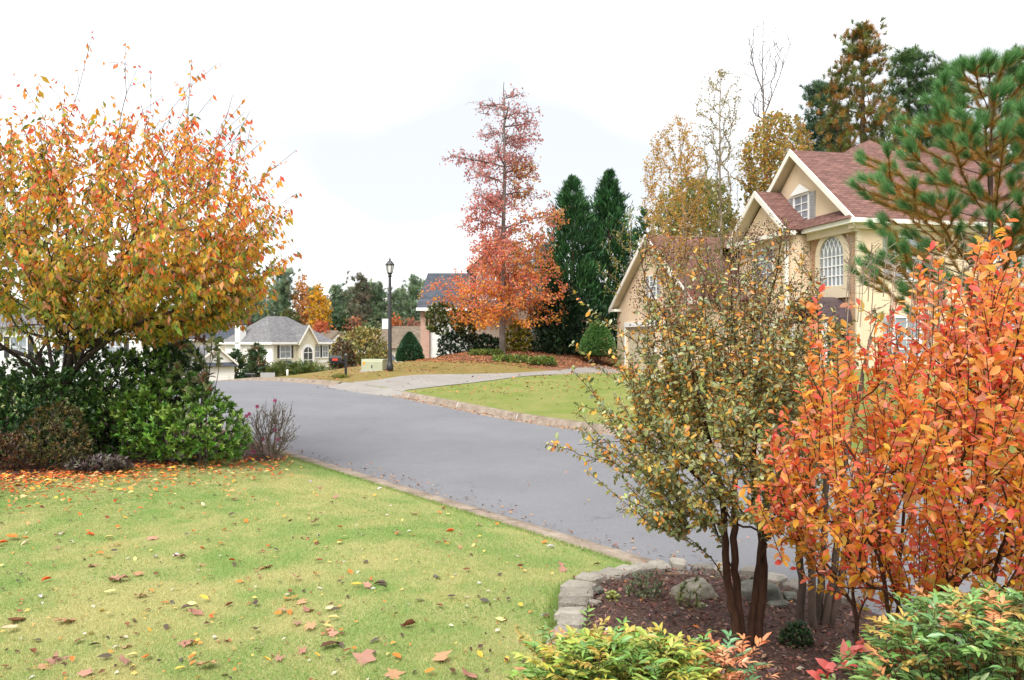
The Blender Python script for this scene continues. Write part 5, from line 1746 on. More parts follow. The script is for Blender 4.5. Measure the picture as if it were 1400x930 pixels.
for _ in range(2300):
    q = np.array(lim[r.integers(len(lim))]); v_ = r.uniform(.3, 1.12)
    u_ = (q[2] - b[2]) / H0
    ax_ = np.array([b[0], b[1], q[2] - .15 * np.hypot(q[0] - b[0], q[1] - b[1])])
    T.append(ax_ * (1 - v_) + q * v_ + r.normal(0, 1, 3) * np.array([.5, .5, .38]) * np.interp(u_, [0, .4, 1], [1.25, .95, .55]))
for _ in range(300):
    a_ = r.uniform(0, 6.283); q_ = 3.3 * math.sqrt(r.random())
    T.append((b[0] + .2 + q_ * math.cos(a_), b[1] + q_ * math.sin(a_), b[2] + r.uniform(1.5, 6.5) * (1 - .1 * q_) - q_ * .1))
T = np.array(T)
T = T[T[:, 2] > b[2] + 1.35]
ids = g.grow(T, .22, .12, .5, .05, .15, .05)
g.finish(.011, .38, .2)
c = g.chains[0]; g.rad[c] = np.interp(g.p[c][:, 2], [b[2], b[2] + 1.2, top[2] - 2, top[2]], [.19, .16, .05, .015])
woody('trunk', SG, g.polys([0]), M['bark_grey'], 8)
woody('branchwork', SG, g.polys(list(range(1, len(g.chains)))), M['bark_grey'], 3)['kind'] = 'stuff'
P, D, K_ = g.anchors(ids, .03, .05, .0)
u = (P[:, 2] - b[2]) / H0
k_ = r.random(len(P)) < np.interp(u + (r.normal(0, .06, len(P))) - .1 * (P[:, 0] > b[0] + .6), [0, .28, .42, .58, .75, 1], [.9, .85, .8, .62, .3, .12])
P = P[k_] + r.normal(0, .1, (k_.sum(), 3)); u = u[k_]
n = len(P)
v = np.clip(u * 1.6 + r.normal(0, .17, n) - .14, 0, 1)
C = np.where((v < .17)[:, None], pal([(246, 176, 56), (244, 152, 50), (238, 160, 66)], n, r), np.where((v < .42)[:, None], pal([(242, 140, 80), (238, 122, 84), (244, 156, 78), (230, 118, 98)], n, r),
             np.where((v < .75)[:, None], pal([(232, 138, 116), (222, 130, 122), (236, 152, 120), (214, 140, 132)], n, r), pal([(196, 130, 125), (180, 120, 120), (205, 120, 110)], n, r))))
C = np.clip(C * 1.08 + .025, 0, .9)
yy = (P[:, 0] > b[0] + .5) & (u > .3) & (u < .72) & (r.random(n) < .5)
C[yy] = pal([(224, 165, 70), (205, 170, 80), (230, 140, 70)], yy.sum(), r)
foliage('foliage', SG, P, rand_dirs(n, r) * .8 + (0, 0, -.5), rand_dirs(n, r), np.clip(r.normal(.14, .03, n), .06, .22), np.clip(r.normal(.1, .02, n), .05, .16), C, T2, M['leaf'])


def conifer(name, label, px, Y, top_y, base_r, cols, seed, n=6500, L=.42, prof=None, cat='tree', group=None, base_h=.1, wr=.3, mat='needle', lift=.55):
    r = R_(seed)
    b = gbase(px, Y)
    h = W(px, top_y, Y)[2] - b[2]
    o = plant(name, label, b, cat, group)
    V, Fs = tubes([([(0, 0, -.1), (0, 0, h * .5), (0, 0, h * .97)], [h * .012 + .03, h * .008 + .02, .01])], 7)
    link('trunk', mesh_np('trunk', V, Fs, M['bark_pine']), o)
    prof = prof or ([0, .08, .3, .6, .85, 1], [.7, .95, 1, .76, .38, .04])
    # sprays on branches: clumps around the axis
    nb = n // 26
    u = base_h / h + (1 - base_h / h) * r.random(nb) ** 1.15
    a = r.uniform(0, 6.283, nb)
    Rb = base_r * np.interp(u, *prof) * r.uniform(.5, 1.2, nb)
    P, D = [], []
    for i in range(nb):
        m = 26
        w_ = r.uniform(.25, 1, m) ** .6
        d = np.array([math.cos(a[i]), math.sin(a[i]), lift])
        q = np.stack([np.cos(a[i]) * Rb[i] * w_, np.sin(a[i]) * Rb[i] * w_, u[i] * h + lift * Rb[i] * (w_ - .8) * .7], 1)
        q += r.normal(0, .05 + Rb[i] * .1, (m, 3))
        P.append(q); D.append(d + r.normal(0, .5, (m, 3)) + np.array([0, 0, .35]))
    P = np.concatenate(P); D = np.concatenate(D)
    P[:, 2] = np.clip(P[:, 2], .02, h * 1.01)
    k = len(P)
    Ls = L * r.uniform(.6, 1.2, k) * (np.interp(P[:, 2] / h, [.8, 1], [1, .6]))
    C = np.repeat(pal(cols, nb, r, .16), 26, 0) * (1 + r.normal(0, .1, (k, 1)))
    foliage('foliage', o, P + b, D, rand_dirs(k, r), Ls, Ls * wr, np.clip(C, .003, .9), T2, M[mat])
    return o


CY = [(66, 112, 66), (56, 98, 60), (84, 130, 76), (48, 84, 52)]
conifer('cypress_tree', 'tall dark green cypress beside the red tree, left one of the pair', 783, 46, 243, 2.0, CY, 72, 19000, .42, lift=1.1, wr=.17)
conifer('cypress_tree', 'tall dark green cypress next to the garage gable, right one of the pair', 833, 47, 236, 2.0, CY, 73, 19000, .42, lift=1.1, wr=.17)
conifer('holly_tree', 'broad very dark evergreen at the foot of the two cypresses', 772, 44.5, 385, 1.75, [(38, 62, 40), (30, 52, 36), (46, 70, 44)], 74, 6500, .3, ([0, .1, .4, .75, 1], [.85, 1, .95, .6, .1]), wr=.4)
# sparse yellow tree in front of the cypress


def loose_tree(name, label, px, Y, poly, R, n, cols, seed, leaf=.1, lw=.7, per=10, trunk_pts=None, bark='bark_birch', tip=.006, cat='tree', group=None, keepf=None, mat='leaf', T_=T2, dens=.08, rmax=.12, expo=.4, limbs=(), fan=False):
    r = R_(seed)
    b = gbase(px, Y)
    o = plant(name, label, b, cat, group)
    g = Grow(r)
    tp = trunk_pts or [(px, np.asarray(poly)[:, 1].mean(), Y), (px, np.asarray(poly)[:, 1].min() + 10, Y)]
    t_ = g.trunk([b] + [W(*q) for q in tp], -1, .25)
    for lp_ in limbs:
        q = W(*lp_[0]); k_ = t_[int(np.argmin(np.linalg.norm(g.p[t_] - q, axis=1)))]
        g.trunk([g.p[k_]] + [W(*q_) for q_ in lp_[1:]], k_, .2)
    ids = g.grow(volume(poly, Y, R, n, r), max(.12, R * .09), .0 if fan else .35, 2.6 if fan else .9, .1, .1, .03, zpref=2.0 if fan else 0.0)
    g.finish(tip, expo, rmax)
    nt = len(g.trunks)
    woody('trunk', o, g.polys([0]), M[bark], 7)
    woody('branchwork', o, g.polys(list(range(1, len(g.chains)))), M[bark], 3)['kind'] = 'stuff'
    if leaf:
        P, D, K_ = g.anchors(ids, dens, .06, .0)
        if keepf is not None:
            k_ = r.random(len(P)) < keepf(P); P, D = P[k_], D[k_]
        m = len(P)
        cl = np.array([mnoise.noise(Vector(q * (1.1 / max(R, .5)))) for q in P])
        C = pal(cols, m, r) * (1 + .25 * cl[:, None])
        Ls = leaf * np.clip(r.normal(1, .25, m), .4, 1.6)
        foliage('foliage', o, P + r.normal(0, leaf * .6, (m, 3)), rand_dirs(m, r) + (0, 0, -.4), rand_dirs(m, r), Ls, Ls * lw, np.clip(C, .003, .9), T_, M[mat])
    return o


YB = [(222, 178, 80), (214, 165, 70), (200, 168, 90), (228, 160, 70), (190, 165, 90)]
GB = [(150, 145, 72), (170, 155, 76), (134, 134, 66), (196, 160, 76)]
loose_tree('birch_tree', 'thin pale yellow birch in front of the garage roof', 935, 30, [(882, 320), (876, 240), (895, 180), (925, 155), (955, 170), (965, 230), (968, 300), (960, 380), (900, 390)], 1.7, 620, YB, 81, .075, .75, dens=.028, trunk_pts=[(937, 380, 30), (932, 250, 30), (928, 170, 30)])
loose_tree('birch_tree', 'tall sparse birch with grey green top between the yellow birch and the peach gable', 985, 31, [(950, 250), (952, 150), (960, 100), (985, 88), (1005, 95), (1018, 130), (1015, 200), (1010, 300), (995, 390), (955, 390)], 1.5, 560, GB, 82, .06, .7, dens=.034, trunk_pts=[(987, 380, 31), (984, 220, 31), (985, 100, 31)], limbs=(((985, 220, 31), (1000, 180, 31), (1008, 120, 31)),))
loose_tree('birch_tree', 'yellow leaved young birch against the small front gable', 1008, 29, [(985, 420), (975, 330), (985, 260), (1020, 300), (1050, 280), (1075, 330), (1060, 400), (1020, 430)], .9, 150, GB, 83, .055, .7, dens=.05)
loose_tree('maple_tree', 'sparse yellow green tree in front of the right cypress', 862, 43, [(820, 400), (815, 340), (840, 300), (870, 275), (900, 300), (905, 360), (880, 420)], 1.5, 130, [(176, 170, 70), (200, 180, 70), (140, 150, 66)], 84, .1, .8, dens=.1)
loose_tree('maple_tree', 'low crimson orange shrub tree in front of the garage doors', 925, 31, [(895, 430), (905, 395), (930, 385), (958, 400), (960, 430), (930, 450)], .7, 130, [(236, 120, 85), (240, 140, 100), (228, 105, 80)], 85, .09, .7, dens=.05)
loose_tree('hardwood_tree', 'golden brown leafy tree behind the peak of the peach gable', 1066, 46, [(1012, 240), (1015, 195), (1035, 165), (1062, 150), (1092, 160), (1112, 195), (1105, 240), (1060, 300), (1020, 290)], 2.8, 800, [(176, 160, 80), (200, 170, 76), (206, 165, 70), (140, 144, 74), (200, 140, 70)], 86, .17, .8, dens=.05, bark='bark_grey', tip=.01)
loose_tree('bare_tree', 'leafless grey tree standing above the golden brown tree', 1043, 52, [(1020, 130), (1012, 80), (1022, 35), (1045, 22), (1072, 30), (1086, 55), (1070, 90), (1052, 150), (1030, 160)], 1.6, 190, GB, 87, 0, bark='bark_grey', tip=.013, expo=.38, rmax=.12, fan=True,
           trunk_pts=[(1046, 250, 52), (1044, 150, 52), (1042, 80, 52), (1044, 28, 52)], limbs=(((1045, 160, 52), (1062, 115, 52), (1082, 58, 52)), ((1044, 130, 52), (1030, 90, 52), (1022, 45, 52)), ((1046, 165, 52), (1015, 140, 52), (995, 130, 52))))

# topiary and shrubs round the mound
def clipped(name, label, px, Y, top_y, Rb, cols, seed, n, L, prof, h0):
    r = R_(seed)
    b = gbase(px, Y); h = W(px, top_y, Y)[2] - b[2]
    o = plant(name, label, b, 'shrub')
    V, Fs = tubes([([(.12 * math.cos(a), .12 * math.sin(a), -.05), (.2 * math.cos(a), .2 * math.sin(a), h0 + .35)], [.03, .02]) for a in np.arange(4) * 1.6], 5)
    link('stems', mesh_np('stems', V, Fs, M['bark_cherry']), o)['kind'] = 'stuff'
    u = r.random(n); a = r.uniform(0, 6.283, n)
    rad = Rb * np.interp(u, *prof)
    bmp = np.array([mnoise.noise(Vector((math.cos(x) * 2.2, math.sin(x) * 2.2, y * 5))) for x, y in zip(a, u)])
    rad = rad * (1 + .07 * bmp) * (1 - .16 * r.random(n) ** 2)
    P = np.stack([np.cos(a) * rad, np.sin(a) * rad, h0 + u * (h - h0)], 1)
    m = n // 5
    P[:m] = np.stack([np.cos(a[:m]) * Rb * np.sqrt(u[:m]) * .9, np.sin(a[:m]) * Rb * np.sqrt(u[:m]) * .9, h0 + .05 * r.random(m)], 1)
    D = np.stack([np.cos(a), np.sin(a), .5 + u], 1) + r.normal(0, .6, (n, 3))
    foliage('foliage', o, P + b, D, rand_dirs(n, r), L * r.uniform(.7, 1.2, n), L * .55, pal(cols, n, r, .15), T2, M['leaf_gloss'])


clipped('topiary_bush', 'dense rounded cone topiary bush beside the garage', 817, 42.5, 440, .98, [(92, 132, 68), (80, 118, 60), (106, 146, 78)], 91, 15000, .1, ([0, .12, .35, .7, .9, 1], [.9, 1, .93, .6, .3, .05]), .5)
clipped('holly_shrub', 'dark green cone shaped holly shrub to the right of the street lamp', 560, 44, 456, .72, [(62, 98, 66), (52, 86, 58), (74, 110, 72)], 92, 9000, .13, ([0, .12, .35, .7, .9, 1], [.92, 1, .9, .55, .25, .04]), .05)
shrub('evergreen_shrub', 'olive green small tree leaning over the brick house corner', [(583, 450), (582, 425), (600, 412), (630, 420), (650, 440), (650, 470), (610, 462)], 45, 1.0, 260, [(104, 112, 56), (92, 104, 52), (116, 122, 60)], 93, .2, .5, 8, cat='tree')
shrub('evergreen_shrub', 'very dark rounded shrub under the olive tree by the white garage', [(598, 492), (600, 462), (620, 452), (645, 458), (655, 480), (640, 490)], 44.5, .8, 260, [(48, 70, 48), (40, 62, 44)], 94, .14, .5, 8)
shrub('evergreen_shrub', 'dark low hedge shrub left of the red tree trunk', [(640, 482), (642, 462), (660, 456), (683, 462), (686, 482)], 45, .7, 230, [(54, 82, 52), (46, 74, 48)], 95, .14, .5, 8)
shrub('forsythia', 'yellow green shrub right of the red tree trunk', [(690, 480), (692, 450), (705, 438), (722, 442), (730, 470), (725, 482)], 44.6, .7, 260, [(170, 160, 52), (188, 170, 50), (150, 150, 56), (134, 140, 56)], 96, .14, .5, 8)
for i, (x0, x1, y0, y1, Y) in enumerate(((640, 690, 484, 478, 42.2), (672, 725, 494, 486, 40.2), (715, 762, 497, 488, 39.8))):
    shrub('ground_cover', ('low green ground cover left of the red tree trunk', 'low green ground cover strip on the front of the mound', 'low green ground cover at the right end of the mound')[i],
          [(x0, y0 + 2), (x0 + 4, y1), (x1 - 5, y1), (x1, y0 + 2)], Y, .5, 240, [(120, 140, 62), (138, 150, 66), (100, 124, 56)], 97 + i, .12, .4, 6, cat='plant', stems=False)
shrub('perennial', 'small tuft of grass at the foot of the roadside mailbox', [(452, 522), (454, 514), (466, 512), (484, 515), (488, 521)], 33.7, .3, 60, [(150, 150, 70), (130, 140, 60)], 101, .14, .15, 9, cat='plant', up=1.0)
# shrubs beyond the crest
shrub('hedge_shrub', 'large pale olive shrub between the cream house and the lamp post', [(448, 505), (455, 470), (470, 455), (495, 447), (520, 452), (532, 475), (532, 505)], 60, 1.8, 420, [(160, 152, 86), (172, 158, 92), (146, 144, 80), (180, 160, 90)], 102, .28, .4, 8)
shrub('hedge_shrub', 'dark reddish green bush behind the roadside mailbox', [(450, 510), (455, 478), (465, 462), (480, 470), (487, 495), (485, 510)], 57, .9, 200, [(92, 92, 60), (110, 96, 66), (80, 86, 54), (130, 90, 72)], 103, .22, .45, 8)
conifer('holly_tree', 'rounded green tree against the white wall of the cream house', 350, 94, 470, 1.55, [(92, 118, 80), (80, 106, 70), (106, 124, 84), (150, 120, 80)], 104, 3600, .4, ([0, .1, .45, .8, 1], [.8, 1, .9, .6, .15]), wr=.5, mat='leaf_gloss', lift=.3)
conifer('holly_tree', 'dark rounded tree between the white garage and the cream house', 322, 90, 478, 1.3, [(70, 98, 60), (60, 88, 56), (120, 124, 66)], 105, 2600, .38, ([0, .1, .45, .8, 1], [.8, 1, .9, .6, .15]), wr=.5, mat='leaf_gloss', lift=.3)
for i, (x, w_) in enumerate(((384, 20), (407, 16), (425, 22))):
    shrub('ornamental_grass', ('arching ornamental grass clump under the left windows of the cream house', 'arching green grass clump at the entrance of the cream house', 'wide ornamental grass clump at the right end of the cream house')[i],
          [(x - w_, 522), (x - w_, 506), (x - 6, 496), (x + 6, 495), (x + w_, 506), (x + w_, 522)], 92, 1.0, 110, [(130, 146, 84), (112, 134, 76), (150, 152, 90)], 106 + i, .7, .09, 10, cat='plant', up=1.2)

# ============ pines behind the peach house
def back_pine(name, label, px, Y, top_y, Rb, cols, seed, lo=.35, n=230, nl=.42, per=40, group='pines behind the peach house', prof=None, wd=.032, tip=.016):
    r = R_(seed)
    b = gbase(px, Y)
    top = W(px, top_y, Y)
    h = top[2] - b[2]
    o = plant(name, label, b, 'tree', group)
    g = Grow(r)
    tr = g.trunk([b, b + (r.normal(0, h * .006), 0, h * .5), (top[0], top[1], top[2] - nl)], -1, .5)
    prof = prof or ([0, .2, .5, .8, 1], [.75, 1, .8, .5, .12])
    T = []
    nlay = 11
    for i in range(n):
        lay = (r.integers(nlay) + .5) / nlay + r.normal(0, .018)
        lay = min(max(lay, 0), 1)
        R0 = Rb * np.interp(lay, *prof) * (1.0 - .35 * r.random())
        a = r.uniform(0, 6.283)
        a = a + .6 * math.sin(3 * a + i % nlay)
        q = R0 * r.random() ** .5
        T.append((b[0] + math.cos(a) * q, b[1] + math.sin(a) * q, b[2] + h * (lo + (1 - lo) * lay) + q * .1 - nl * .4))
    ids = g.grow(np.array(T), .35, .3, .4, .03, .2, .05)
    g.finish(tip, .4, h * .014)
    c = g.chains[0]
    g.rad[c] = np.maximum(np.interp(np.arange(len(c)) / len(c), [0, .8, 1], [h * .013, h * .006, .03]), g.rad[c] * 0)
    woody('trunk', o, g.polys([0]), M['bark_pine'], 7)
    woody('branchwork', o, g.polys(list(range(1, len(g.chains)))), M['bark_pine'], 3)['kind'] = 'stuff'
    q = np.array([g.p[g.chains[i][-1]] for i in ids]); dq = np.array([g.d[g.chains[i][-1]] for i in ids])
    q2 = q + r.normal(0, nl * .9, q.shape) * (1, 1, .45); q3 = q + r.normal(0, nl * 1.2, q.shape) * (1, 1, .4); q = np.concatenate([q, q2, q3]); dq = np.concatenate([dq, dq, dq])
    P, D, N, L, Wd = tuft(q, norm(dq * .6 + (0, 0, .6)), r, per, nl, .9, wd)
    cc = np.repeat(pal(cols, len(q), r, .12), per, 0) * (1 + r.normal(0, .12, (len(P), 1)))
    foliage('needles', o, P, D, N, L, Wd, np.clip(cc, .003, .9), T1, M['needle'])
    return o


PG = [(92, 124, 72), (80, 110, 66), (108, 136, 78), (72, 100, 62)]
PB = [(140, 132, 66), (164, 124, 56), (122, 132, 66), (110, 124, 66), (180, 130, 60), (102, 118, 62)]
back_pine('pine_tree', 'tall pine with rusty olive needles, highest behind the peach house roof', 1180, 50, 30, 3.7, PB, 111, .36, 430, .42)
back_pine('pine_tree', 'dark green pine with open crown right of the rusty pine', 1243, 53, 66, 4.6, PG, 112, .36, 380, .44)
back_pine('pine_tree', 'broad bluish green pine left of the rusty pine', 1122, 55, 108, 2.6, [(86, 116, 84), (76, 104, 76), (96, 124, 90)], 113, .42, 340, .46)
back_pine('pine_tree', 'pine with olive crown rising behind the young pine at the right edge', 1395, 50, 62, 3.2, PB[2:] + PG, 114, .4, 340, .46)
back_pine('pine_tree', 'sparse green pine between the open pine and the young pine', 1283, 52, 80, 3.4, PG, 119, .36, 280, .44)
back_pine('pine_tree', 'shorter olive pine between the two open pines behind the ridge', 1305, 56, 110, 2.8, PG + PB[2:4], 115, .4, 300, .46)
back_pine('pine_tree', 'low pine filling the gap between golden tree and rusty pine', 1150, 60, 150, 3.0, PG + PB[:2], 116, .3, 220, .42)
conifer('fir_tree', 'small dark conifer showing behind the garage roof beside the birches', 880, 52, 285, 1.5, CY, 117, 3000, .36, lift=.9)
loose_tree('hardwood_tree', 'green yellow hardwood behind the garage roof', 945, 58, [(890, 330), (900, 270), (940, 240), (990, 250), (1010, 300), (1000, 350)], 3.2, 700, [(150, 150, 76), (120, 130, 70), (180, 160, 76)], 118, .24, .8, dens=.06, bark='bark_grey', tip=.01)

# ============ far treeline, tree by tree
TL = 'trees of the far treeline'
def far_tree(label, px, top_y, w, bot_y, cols, seed, Y=150, kind='round', n=200, leaf=.55):
    if kind == 'pine':
        return back_pine('pine_tree', label, px, Y, top_y, w / F * Y / 2, cols, seed, .3, 130, .95, 40, TL, None, .075, .03)
    return loose_tree('hardwood_tree', label, px, Y, [(px - w * .35, bot_y), (px - w * .5, (top_y * .45 + bot_y * .55)), (px - w * .3, top_y * .75 + bot_y * .25), (px, top_y), (px + w * .3, top_y * .72 + bot_y * .28), (px + w * .5, top_y * .4 + bot_y * .6), (px + w * .35, bot_y)], w / F * Y / 2, n, cols, seed, leaf, .75, bark='bark_grey', tip=.025, group=TL, dens=.17)


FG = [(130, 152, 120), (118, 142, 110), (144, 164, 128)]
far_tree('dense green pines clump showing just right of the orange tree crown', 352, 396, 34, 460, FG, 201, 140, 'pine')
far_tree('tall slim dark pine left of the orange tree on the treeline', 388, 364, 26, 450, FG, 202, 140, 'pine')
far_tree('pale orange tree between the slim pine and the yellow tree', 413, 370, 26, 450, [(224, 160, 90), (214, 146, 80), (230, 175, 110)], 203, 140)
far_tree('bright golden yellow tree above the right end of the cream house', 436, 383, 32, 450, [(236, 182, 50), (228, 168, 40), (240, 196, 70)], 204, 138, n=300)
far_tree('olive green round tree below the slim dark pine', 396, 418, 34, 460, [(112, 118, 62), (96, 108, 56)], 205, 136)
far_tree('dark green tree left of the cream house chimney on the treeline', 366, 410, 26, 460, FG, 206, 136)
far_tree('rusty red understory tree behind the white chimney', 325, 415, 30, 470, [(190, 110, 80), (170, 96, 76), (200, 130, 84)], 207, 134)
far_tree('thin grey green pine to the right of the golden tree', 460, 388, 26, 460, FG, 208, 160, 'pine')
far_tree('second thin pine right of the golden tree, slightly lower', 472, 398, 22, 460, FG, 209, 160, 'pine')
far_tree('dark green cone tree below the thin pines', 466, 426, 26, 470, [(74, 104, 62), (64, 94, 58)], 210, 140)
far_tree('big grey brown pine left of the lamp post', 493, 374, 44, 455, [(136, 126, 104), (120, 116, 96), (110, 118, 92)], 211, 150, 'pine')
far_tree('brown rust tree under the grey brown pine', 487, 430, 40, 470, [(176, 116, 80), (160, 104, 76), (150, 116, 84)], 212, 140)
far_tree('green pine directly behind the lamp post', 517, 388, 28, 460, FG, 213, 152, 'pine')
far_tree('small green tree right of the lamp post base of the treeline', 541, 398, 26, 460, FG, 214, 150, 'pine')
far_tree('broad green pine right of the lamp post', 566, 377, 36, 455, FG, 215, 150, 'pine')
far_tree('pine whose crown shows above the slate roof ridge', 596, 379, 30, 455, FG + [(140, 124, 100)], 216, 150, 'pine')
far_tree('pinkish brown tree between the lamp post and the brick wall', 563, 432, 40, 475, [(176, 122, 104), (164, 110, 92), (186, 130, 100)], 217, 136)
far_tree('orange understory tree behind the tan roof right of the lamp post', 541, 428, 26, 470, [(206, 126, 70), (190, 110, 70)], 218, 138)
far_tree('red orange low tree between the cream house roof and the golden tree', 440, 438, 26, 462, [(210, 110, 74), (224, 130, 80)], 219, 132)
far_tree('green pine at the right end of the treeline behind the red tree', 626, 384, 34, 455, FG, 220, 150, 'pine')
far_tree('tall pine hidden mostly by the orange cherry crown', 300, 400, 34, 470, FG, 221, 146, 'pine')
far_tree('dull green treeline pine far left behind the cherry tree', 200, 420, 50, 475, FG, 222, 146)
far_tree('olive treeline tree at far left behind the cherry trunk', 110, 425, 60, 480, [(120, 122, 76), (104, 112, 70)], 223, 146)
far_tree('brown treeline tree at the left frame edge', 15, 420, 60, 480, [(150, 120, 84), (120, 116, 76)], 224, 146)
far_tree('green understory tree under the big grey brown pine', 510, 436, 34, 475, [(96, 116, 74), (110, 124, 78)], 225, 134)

LG = [(150, 166, 134), (140, 156, 124), (162, 172, 138)]  # greens paled so the leaf colour itself carries distance haze
LB = [(170, 140, 112), (156, 136, 110), (160, 120, 100), (146, 142, 110)]  # browns paled likewise, haze put into the colour
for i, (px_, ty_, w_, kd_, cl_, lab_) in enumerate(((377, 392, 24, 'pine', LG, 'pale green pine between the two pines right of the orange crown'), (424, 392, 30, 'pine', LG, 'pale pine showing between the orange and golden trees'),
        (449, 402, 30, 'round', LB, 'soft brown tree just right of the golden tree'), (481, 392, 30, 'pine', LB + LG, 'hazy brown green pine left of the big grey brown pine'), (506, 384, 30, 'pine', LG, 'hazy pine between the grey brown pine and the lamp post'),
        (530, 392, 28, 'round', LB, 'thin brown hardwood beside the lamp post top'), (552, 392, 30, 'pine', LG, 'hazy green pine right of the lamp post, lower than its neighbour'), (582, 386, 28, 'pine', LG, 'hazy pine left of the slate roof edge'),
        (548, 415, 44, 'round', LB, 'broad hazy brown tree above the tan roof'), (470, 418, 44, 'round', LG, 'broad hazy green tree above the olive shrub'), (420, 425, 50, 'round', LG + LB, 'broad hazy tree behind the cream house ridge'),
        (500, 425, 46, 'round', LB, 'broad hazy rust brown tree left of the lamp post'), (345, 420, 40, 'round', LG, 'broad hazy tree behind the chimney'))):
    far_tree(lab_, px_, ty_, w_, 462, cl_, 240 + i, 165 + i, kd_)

# ------------------------------------------------------------------ stones, boulders, leaves, grass
# edging stones along the ring
dd = np.concatenate([[0], np.cumsum(np.linalg.norm(np.diff(ring, axis=0), axis=1))])
r = R_(301)
k = NT('edging_stone')
oi = k.n('ShaderNodeObjectInfo')
c = k.mix(oi.outputs['Random'], (0.17, 0.15, 0.125), (0.36, 0.33, 0.28))
c = k.mix(k.ramp(k.noise(9, 5, 0.7), [(0.35, 0.5), (0.6, 0.0)]), c, (0.14, 0.125, 0.105))
c = k.mix(k.ramp(k.noise(60, 3, 0.7), [(0.5, 0.0), (0.75, 0.45)]), c, (0.5, 0.46, 0.4))
M['stone'] = k.done(k.bsdf(c, 0.9, k.bump(k.noise(45, 5), 0.5, 0.012), 0.2))
ED = bpy.data.objects.new('stone_edging', None); COL.objects.link(ED); ED['kind'] = 'structure'
ED.location = (ring[6][0], ring[6][1], 0)


def rough_block(l, w, h, r, bev=.018):
    """worn block stone: chamfered box with uneven corners"""
    V, Fq = [], []
    lv = [(-h * .5, 1), (h * .5 - bev, 1), (h * .5, 0)]
    n = 12
    ang = [(sx * (l / 2 - (bev if i in a else 0)), sy * (w / 2 - (bev if i in b_ else 0))) for i, (sx, sy, a, b_) in enumerate(())]
    out = []
    cs = [(1, 1), (-1, 1), (-1, -1), (1, -1)]
    jit = r.normal(0, .012, (4, 2))
    for i, (sx, sy) in enumerate(cs):
        cx, cy = sx * l / 2 + jit[i, 0], sy * w / 2 + jit[i, 1]
        e = [(cx - sx * bev, cy), (cx, cy - sy * bev)]
        out += e if sx * sy < 0 else e[::-1]
    out = np.array(out)
    tilt = r.normal(0, .02, 2)
    for z, full in lv:
        sc = 1.0 if full else 1 - 2 * bev / min(l, w)
        for x, y in out: V.append((x * sc, y * sc, z + (x * tilt[0] + y * tilt[1] if z > 0 else 0) + r.normal(0, .0025)))
    m = len(out)
    for a in range(2):
        for i in range(m): Fq.append((a * m + i, a * m + (i + 1) % m, (a + 1) * m + (i + 1) % m, (a + 1) * m + i))
    Fq.append(tuple(range(2 * m, 3 * m)))
    return V, Fq


s_ = 0.0
while s_ < dd[-1]:
    l = r.uniform(.17, .25)
    c_ = np.array([np.interp(s_ + l / 2, dd, ring[:, i]) for i in (0, 1)])
    e_ = np.array([np.interp(s_ + l / 2 + .05, dd, ring[:, i]) for i in (0, 1)]) - np.array([np.interp(s_ + l / 2 - .05, dd, ring[:, i]) for i in (0, 1)])
    V, Fq = rough_block(l - .035, r.uniform(.19, .24), .12, r)
    me = bpy.data.meshes.new('stone'); me.from_pydata(V, [], Fq); me.update(); me.materials.append(M['stone'])
    o = link('stone', me, ED)
    o.location = (c_[0] - ED.location[0], c_[1] - ED.location[1], gz(*c_) + .035 + r.normal(0, .016))
    o.rotation_euler = (r.normal(0, .045), r.normal(0, .045), math.atan2(e_[1], e_[0]) + r.normal(0, .07))
    s_ += l


def boulder(name, label, px, py, sx, sy, sz, rz, seed, m='boulder', flat=.35):
    r = R_(seed)
    import bmesh
    bm = bmesh.new()
    bmesh.ops.create_icosphere(bm, subdivisions=4, radius=1)
    off = Vector(r.uniform(-20, 20, 3))
    cuts = [(Vector(norm(r.normal(0, 1, 3))), r.uniform(.62, .9)) for _ in range(9)] + [(Vector((0, 0, 1)), .62)]
    for v in bm.verts:
        p = v.co.copy()
        for nrm_, d in cuts:
            e = p.dot(nrm_) - d
            if e > 0: p -= nrm_ * e * .9
        p += p.normalized() * (.13 * mnoise.noise(p * 1.6 + off) + .045 * mnoise.noise(p * 5 + off) + .018 * mnoise.noise(p * 14 + off))
        v.co = Vector((p.x * sx, p.y * sy, p.z * sz))
    me = bpy.data.meshes.new(name); bm.to_mesh(me); bm.free()
    for p in me.polygons: p.use_smooth = True
    me.materials.append(M[m])
    o = link(name, me)
    x, y = at(px, py)
    o.location = (x, y + sy * .6, gz(x, y + sy * .6) + sz * .38)
    o.rotation_euler = (0, 0, rz)
    return tag(o, label, 'boulder')


k = NT('boulder')
c = k.mix(k.ramp(k.noise(5, 6, .65), [(.35, 0.), (.65, 1.)]), (.15, .13, .1), (.36, .33, .26))
c = k.mix(k.ramp(k.noise(22, 5, .7), [(.5, 0.), (.7, .6)]), c, (.1, .1, .075))
M['boulder'] = k.done(k.bsdf(c, .9, k.bump(k.noise(30, 6, .7), .6, .02), .2))
k = NT('boulder_dark')
c = k.mix(k.ramp(k.noise(6, 6, .65), [(.35, 0.), (.65, 1.)]), (.085, .088, .07), (.22, .21, .175))
c = k.mix(k.ramp(k.noise(25, 5, .7), [(.5, 0.), (.7, .6)]), c, (.06, .065, .05))
M['boulder_dark'] = k.done(k.bsdf(c, .9, k.bump(k.noise(30, 6, .7), .6, .02), .2))
boulder('boulder', 'pale flat topped boulder in the mulch left of the twin trunks', 953, 826, .22, .17, .15, .3, 311)
boulder('boulder', 'larger grey boulder behind the twin trunks of the myrtle', 1035, 832, .24, .18, .16, -.2, 312, 'boulder_dark')
boulder('boulder', 'grey rock half buried at the front of the shrub bed by the laurel', 236, 634, .26, .2, .15, 0, 313)
